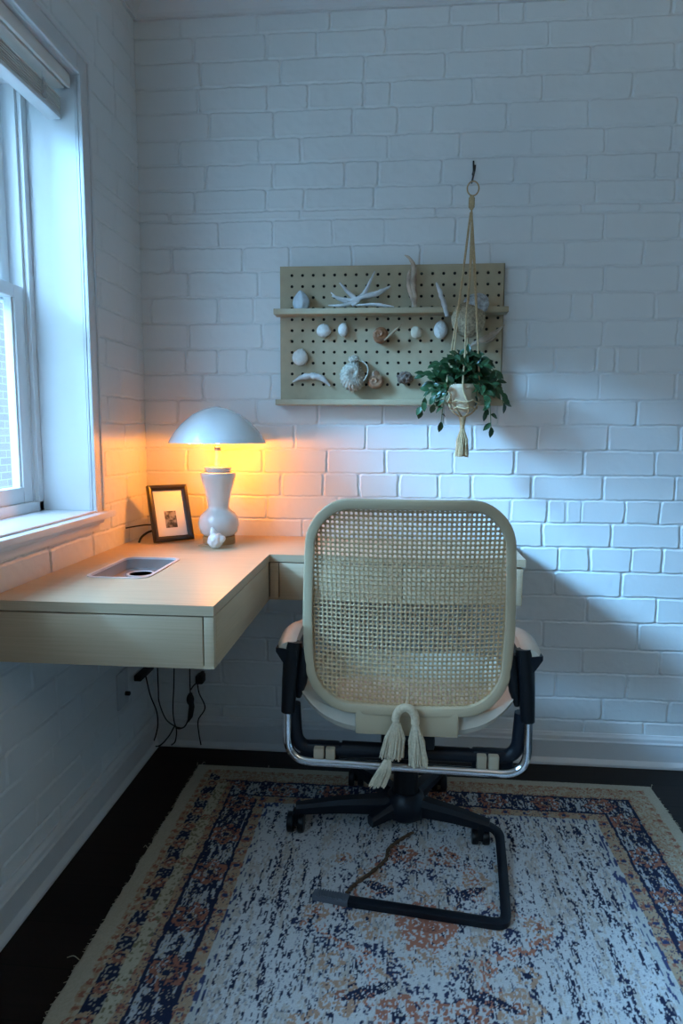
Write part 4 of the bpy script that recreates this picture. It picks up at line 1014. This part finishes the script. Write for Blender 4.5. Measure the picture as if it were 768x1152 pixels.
# top/bottom end band is more washed out
shade = .90+.2*stepn(Xg, Yg, 420, 360, 48); col *= shade[..., None]
Zg = .0085+.0012*(vnoise(Xg*300, Yg*260, 51)-.5); Zg[:, 0] = Zg[:, -1] = .001; Zg[0, :] = Zg[-1, :] = .001
ed = np.clip(np.minimum(np.minimum(Xg-RX0, RX1-Xg), RY1-Yg)/.006, 0, 1); Zg = .001+(Zg-.001)*np.sqrt(ed)
Xe = Xg+np.where(dl < .01, (vnoise(Xg*0+1.5, Yg*45, 52)-.5)*.006, 0)
rug = thing('area_rug', 'faded oriental rug in navy, rust and pale blue under the chair', 'rug', ((RX0+RX1)/2, (RY0+RY1)/2, 0))
ro = grid_obj('rug_pile', Xe, Yg, Zg, 'rug'); ro.parent = rug; ro.location = -rug.location
at_ = ro.data.color_attributes.new('weave', 'FLOAT_COLOR', 'POINT')
buf = np.ones(Xg.shape+(4,), np.float32); buf[..., :3] = np.clip(col, 0, 1); at_.data.foreach_set('color', buf.reshape(-1))
fg = MB(); r = random.Random(5)
for x, side in ((RX0, -1), (RX1, 1)):
    yv = RY1
    while yv > -1.7:
        if r.random() < .5: L = r.uniform(.002,.006); fg.tube([(x-side*.002, yv, .004), (x+side*L, yv+r.uniform(-.003,.003), .002)], .0009, 4)
        yv -= r.uniform(.004,.010)
for (x, y_, dx, dy) in ((RX0-.001,-.158,-.006,.022),(RX0+.012,RY1,.006,.018),(RX1,-.155,.010,.018),(RX0+.001,-.98,-.03,.006),(RX0,-.60,-.012,.004),(.44,RY1,0,.012)):
    fg.tube(spline([(x, y_, .005), (x+dx*.5, y_+dy*.5+.002, .009), (x+dx, y_+dy, .003)], 4), .0009, 5)
fg.build('loose_threads', 'fringe', rug)['kind'] = 'stuff'
# shadow edge on the rug, modelled as a twisted brown strand
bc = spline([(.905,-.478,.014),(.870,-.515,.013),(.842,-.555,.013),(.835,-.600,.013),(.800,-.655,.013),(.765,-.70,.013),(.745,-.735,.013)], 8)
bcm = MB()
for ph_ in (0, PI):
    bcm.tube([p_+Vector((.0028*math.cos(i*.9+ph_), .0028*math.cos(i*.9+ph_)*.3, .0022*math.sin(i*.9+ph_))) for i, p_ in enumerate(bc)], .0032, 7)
tag(bcm.build('shadow_edge_strand', 'shadowedge'), 'brown strand modelled for the shadow edge on the rug below the chair base', 'cord')

# ------------------------------------------------------------------ cables and plugs under the desk
def cable(pts, label, r=.0024, name='hanging_cable'):
    return tag(MB().tube(spline(pts, 8), r, 8).build(name, 'cable'), label, 'cable')
cy = -.055
K = lambda px, py, yy=cy: at(px, py, yy)
c1 = cable([K(164,761,-.10), K(169,782,-.08), K(176,800), K(177.5,815), K(175,828), K(172,838,-.035), K(180,838.5,-.07)+Vector((0,0,.0)), K(190,828), K(196.5,817), K(198.5,823), K(197,834,-.06), K(193,838,-.05)], 'thin black cable dropping from the power strip to the floor in the corner')
c2 = cable([K(176.5,735), K(178,775), K(179,790), K(186,808), K(195,816), K(203,819), K(208,817), K(211.5,810,-.05)], 'thin black cable looping from under the desk up to the power adapter')
c3 = cable([K(196,735,-.07), K(195.5,770,-.07), K(194.5,800,-.07), K(198,818,-.065), K(206,818.5,-.062), K(211.8,811,-.058)], 'straight black cable hanging beneath the desk drawer to the cable knot')
c4 = cable([K(213.5,735), K(213.5,760), K(214,780)], 'black cable hanging from the desk down to the power adapter')
c5 = cable([K(222,769,-.03), K(224,780,-.04), K(230.5,796,-.045), K(223,810,-.045), K(223.5,824,-.045), K(226,838,-.045)], 'wavy black cable from the wall plug to the floor')
c6 = cable([K(214.5,776), K(218,771,-.04), K(222,768,-.03)], 'short black cable between wall plug and power adapter')
ad = MB().blob((K(214,787)), (.0135,.010,.022), sub=3); ad.tube([K(214,780), K(215.5,795), K(214,806), K(211.5,812)], [.007,.010,.009,.003], 10)
tag(ad.build('power_adapter', 'cable'), 'black inline power adapter hanging on a cable under the desk', 'power adapter')
pc_ = at(226, 763, -.02)
pg = MB().box(pc_.x-.014, pc_.x+.013, -.045, -.004, pc_.z-.014, pc_.z+.016, .005); pg.box(pc_.x-.001, pc_.x+.011, -.05, -.01, pc_.z+.012, pc_.z+.024, .003)
tag(pg.build('wall_plug', 'cable'), 'square black power plug on the back wall under the desk', 'plug')
sv = MB().box(.004, .028, -.175, -.055, .292, .312, .003)
tag(sv.build('power_strip', 'cable'), 'black power strip on the left wall under the desk', 'power strip')
ol = thing('wall_outlet', 'pale wall outlet plate low on the left wall under the desk', 'outlet', (.003,-.262,.30))
MB().box(.0005, .007, -.300, -.225, .245, .360, .002).build('cover_plate', 'outlet', ol)
MB().lathe([(0,0),(.007,0),(.007,.014),(.005,.016),(0,.016)], (0,0,0), 16).build('socket_plug', 'cable', ol)
sp2_ = [o for o in ol.children if o.name.startswith('socket_plug')][0]; sp2_.rotation_euler = (0, PI/2, 0); sp2_.location = Vector((.006,-.248,.282))-Vector(ol.location)

for o in list(bpy.data.objects):
    n_ = o.name.split('.')[0]
    if o.parent or 'label' not in o: continue
    if n_ in ('seashell', 'snail_shell', 'spiral_fossil'): o['group'] = 'shells on the pegboard'
    elif n_.startswith('driftwood'): o['group'] = 'driftwood pieces on the pegboard'
    elif n_ == 'hanging_cable': o['group'] = 'cables hanging under the desk'
    elif n_ == 'window_blind': o['group'] = 'raised window blinds'
# ------------------------------------------------------------------ light
SKY, SUN, FILL = 5.6, 21.0, 11.0
sc_ = bpy.context.scene
w = bpy.data.worlds.new('daylight'); sc_.world = w; w.use_nodes = True; nt = w.node_tree
bg = nt.nodes['Background']; bg.inputs[0].default_value = (.36,.65,1.0,1); bg.inputs[1].default_value = SKY
geo = nd(nt, 'ShaderNodeNewGeometry'); sz = nd(nt, 'ShaderNodeSeparateXYZ'); lk(nt, geo.outputs['Incoming'], sz.inputs[0])
mr = nd(nt, 'ShaderNodeMapRange'); mr.inputs[1].default_value = 0.0; mr.inputs[2].default_value = -.8; mr.inputs[3].default_value = SKY*.5; mr.inputs[4].default_value = SKY*2.3
lk(nt, sz.outputs[2], mr.inputs[0]); lk(nt, mr.outputs[0], bg.inputs[1])
def portal(loc, rot, sx_, sy_):
    pl = bpy.data.lights.new('window_portal', 'AREA'); pl.shape = 'RECTANGLE'; pl.size = sx_; pl.size_y = sy_; pl.cycles.is_portal = True
    po = bpy.data.objects.new('window_portal', pl); C.objects.link(po); po.location = loc; po.rotation_euler = rot
for (y0, y1), z_ in zip(WIN, WZL): portal((-.21, (y0+y1)/2, (z_+WZ1)/2), (0, -PI/2, 0), WZ1-z_-.06, (y1-y0)-.06)
sl_ = bpy.data.lights.new('hazy_sun', 'SUN'); sl_.energy = SUN; sl_.color = (.25,.58,1.0); sl_.angle = math.radians(22)
rl = bpy.data.lights.new('fill_uplight', 'AREA'); rl.shape = 'DISK'; rl.size = .26; rl.energy = FILL; rl.color = (1,.93,.72)  # added ambient fill from behind the camera, bounced off the ceiling
rlo = bpy.data.objects.new('fill_uplight', rl); C.objects.link(rlo); rlo.location = (2.2,-2.5,1.80); rlo.rotation_euler = (PI, 0, 0)
clp = thing('fill_light_stand', 'unseen torchiere added behind the camera to carry the fill light', 'lamp', (2.2,-2.5,0))  # made-up stand around the fill light, out of view
MB().lathe([(0,.001),(.14,.001),(.14,.02),(.02,.03),(0,.03)], (2.2,-2.5,0), 40).build('fill_stand_base', 'black2', clp)
MB().lathe([(0,.03),(.012,.03),(.012,1.70),(0,1.70)], (2.2,-2.5,0), 16).build('pole', 'black2', clp)
MB().lathe([(0,1.70),(.03,1.70),(.17,1.80),(.175,1.81),(.165,1.805),(.03,1.71),(0,1.71)], (2.2,-2.5,0), 40).build('lamp_shade', 'vinyl', clp)
so_ = bpy.data.objects.new('hazy_sun', sl_); C.objects.link(so_); so_.location = (-4, -3, 4)
so_.rotation_euler = Vector((2, 1, -.98)).to_track_quat('-Z', 'Y').to_euler()
vs_ = sc_.view_settings; vs_.view_transform = 'Standard'; vs_.look = 'None'; vs_.gamma = 1; vs_.use_curve_mapping = False; vs_.exposure = 0.42
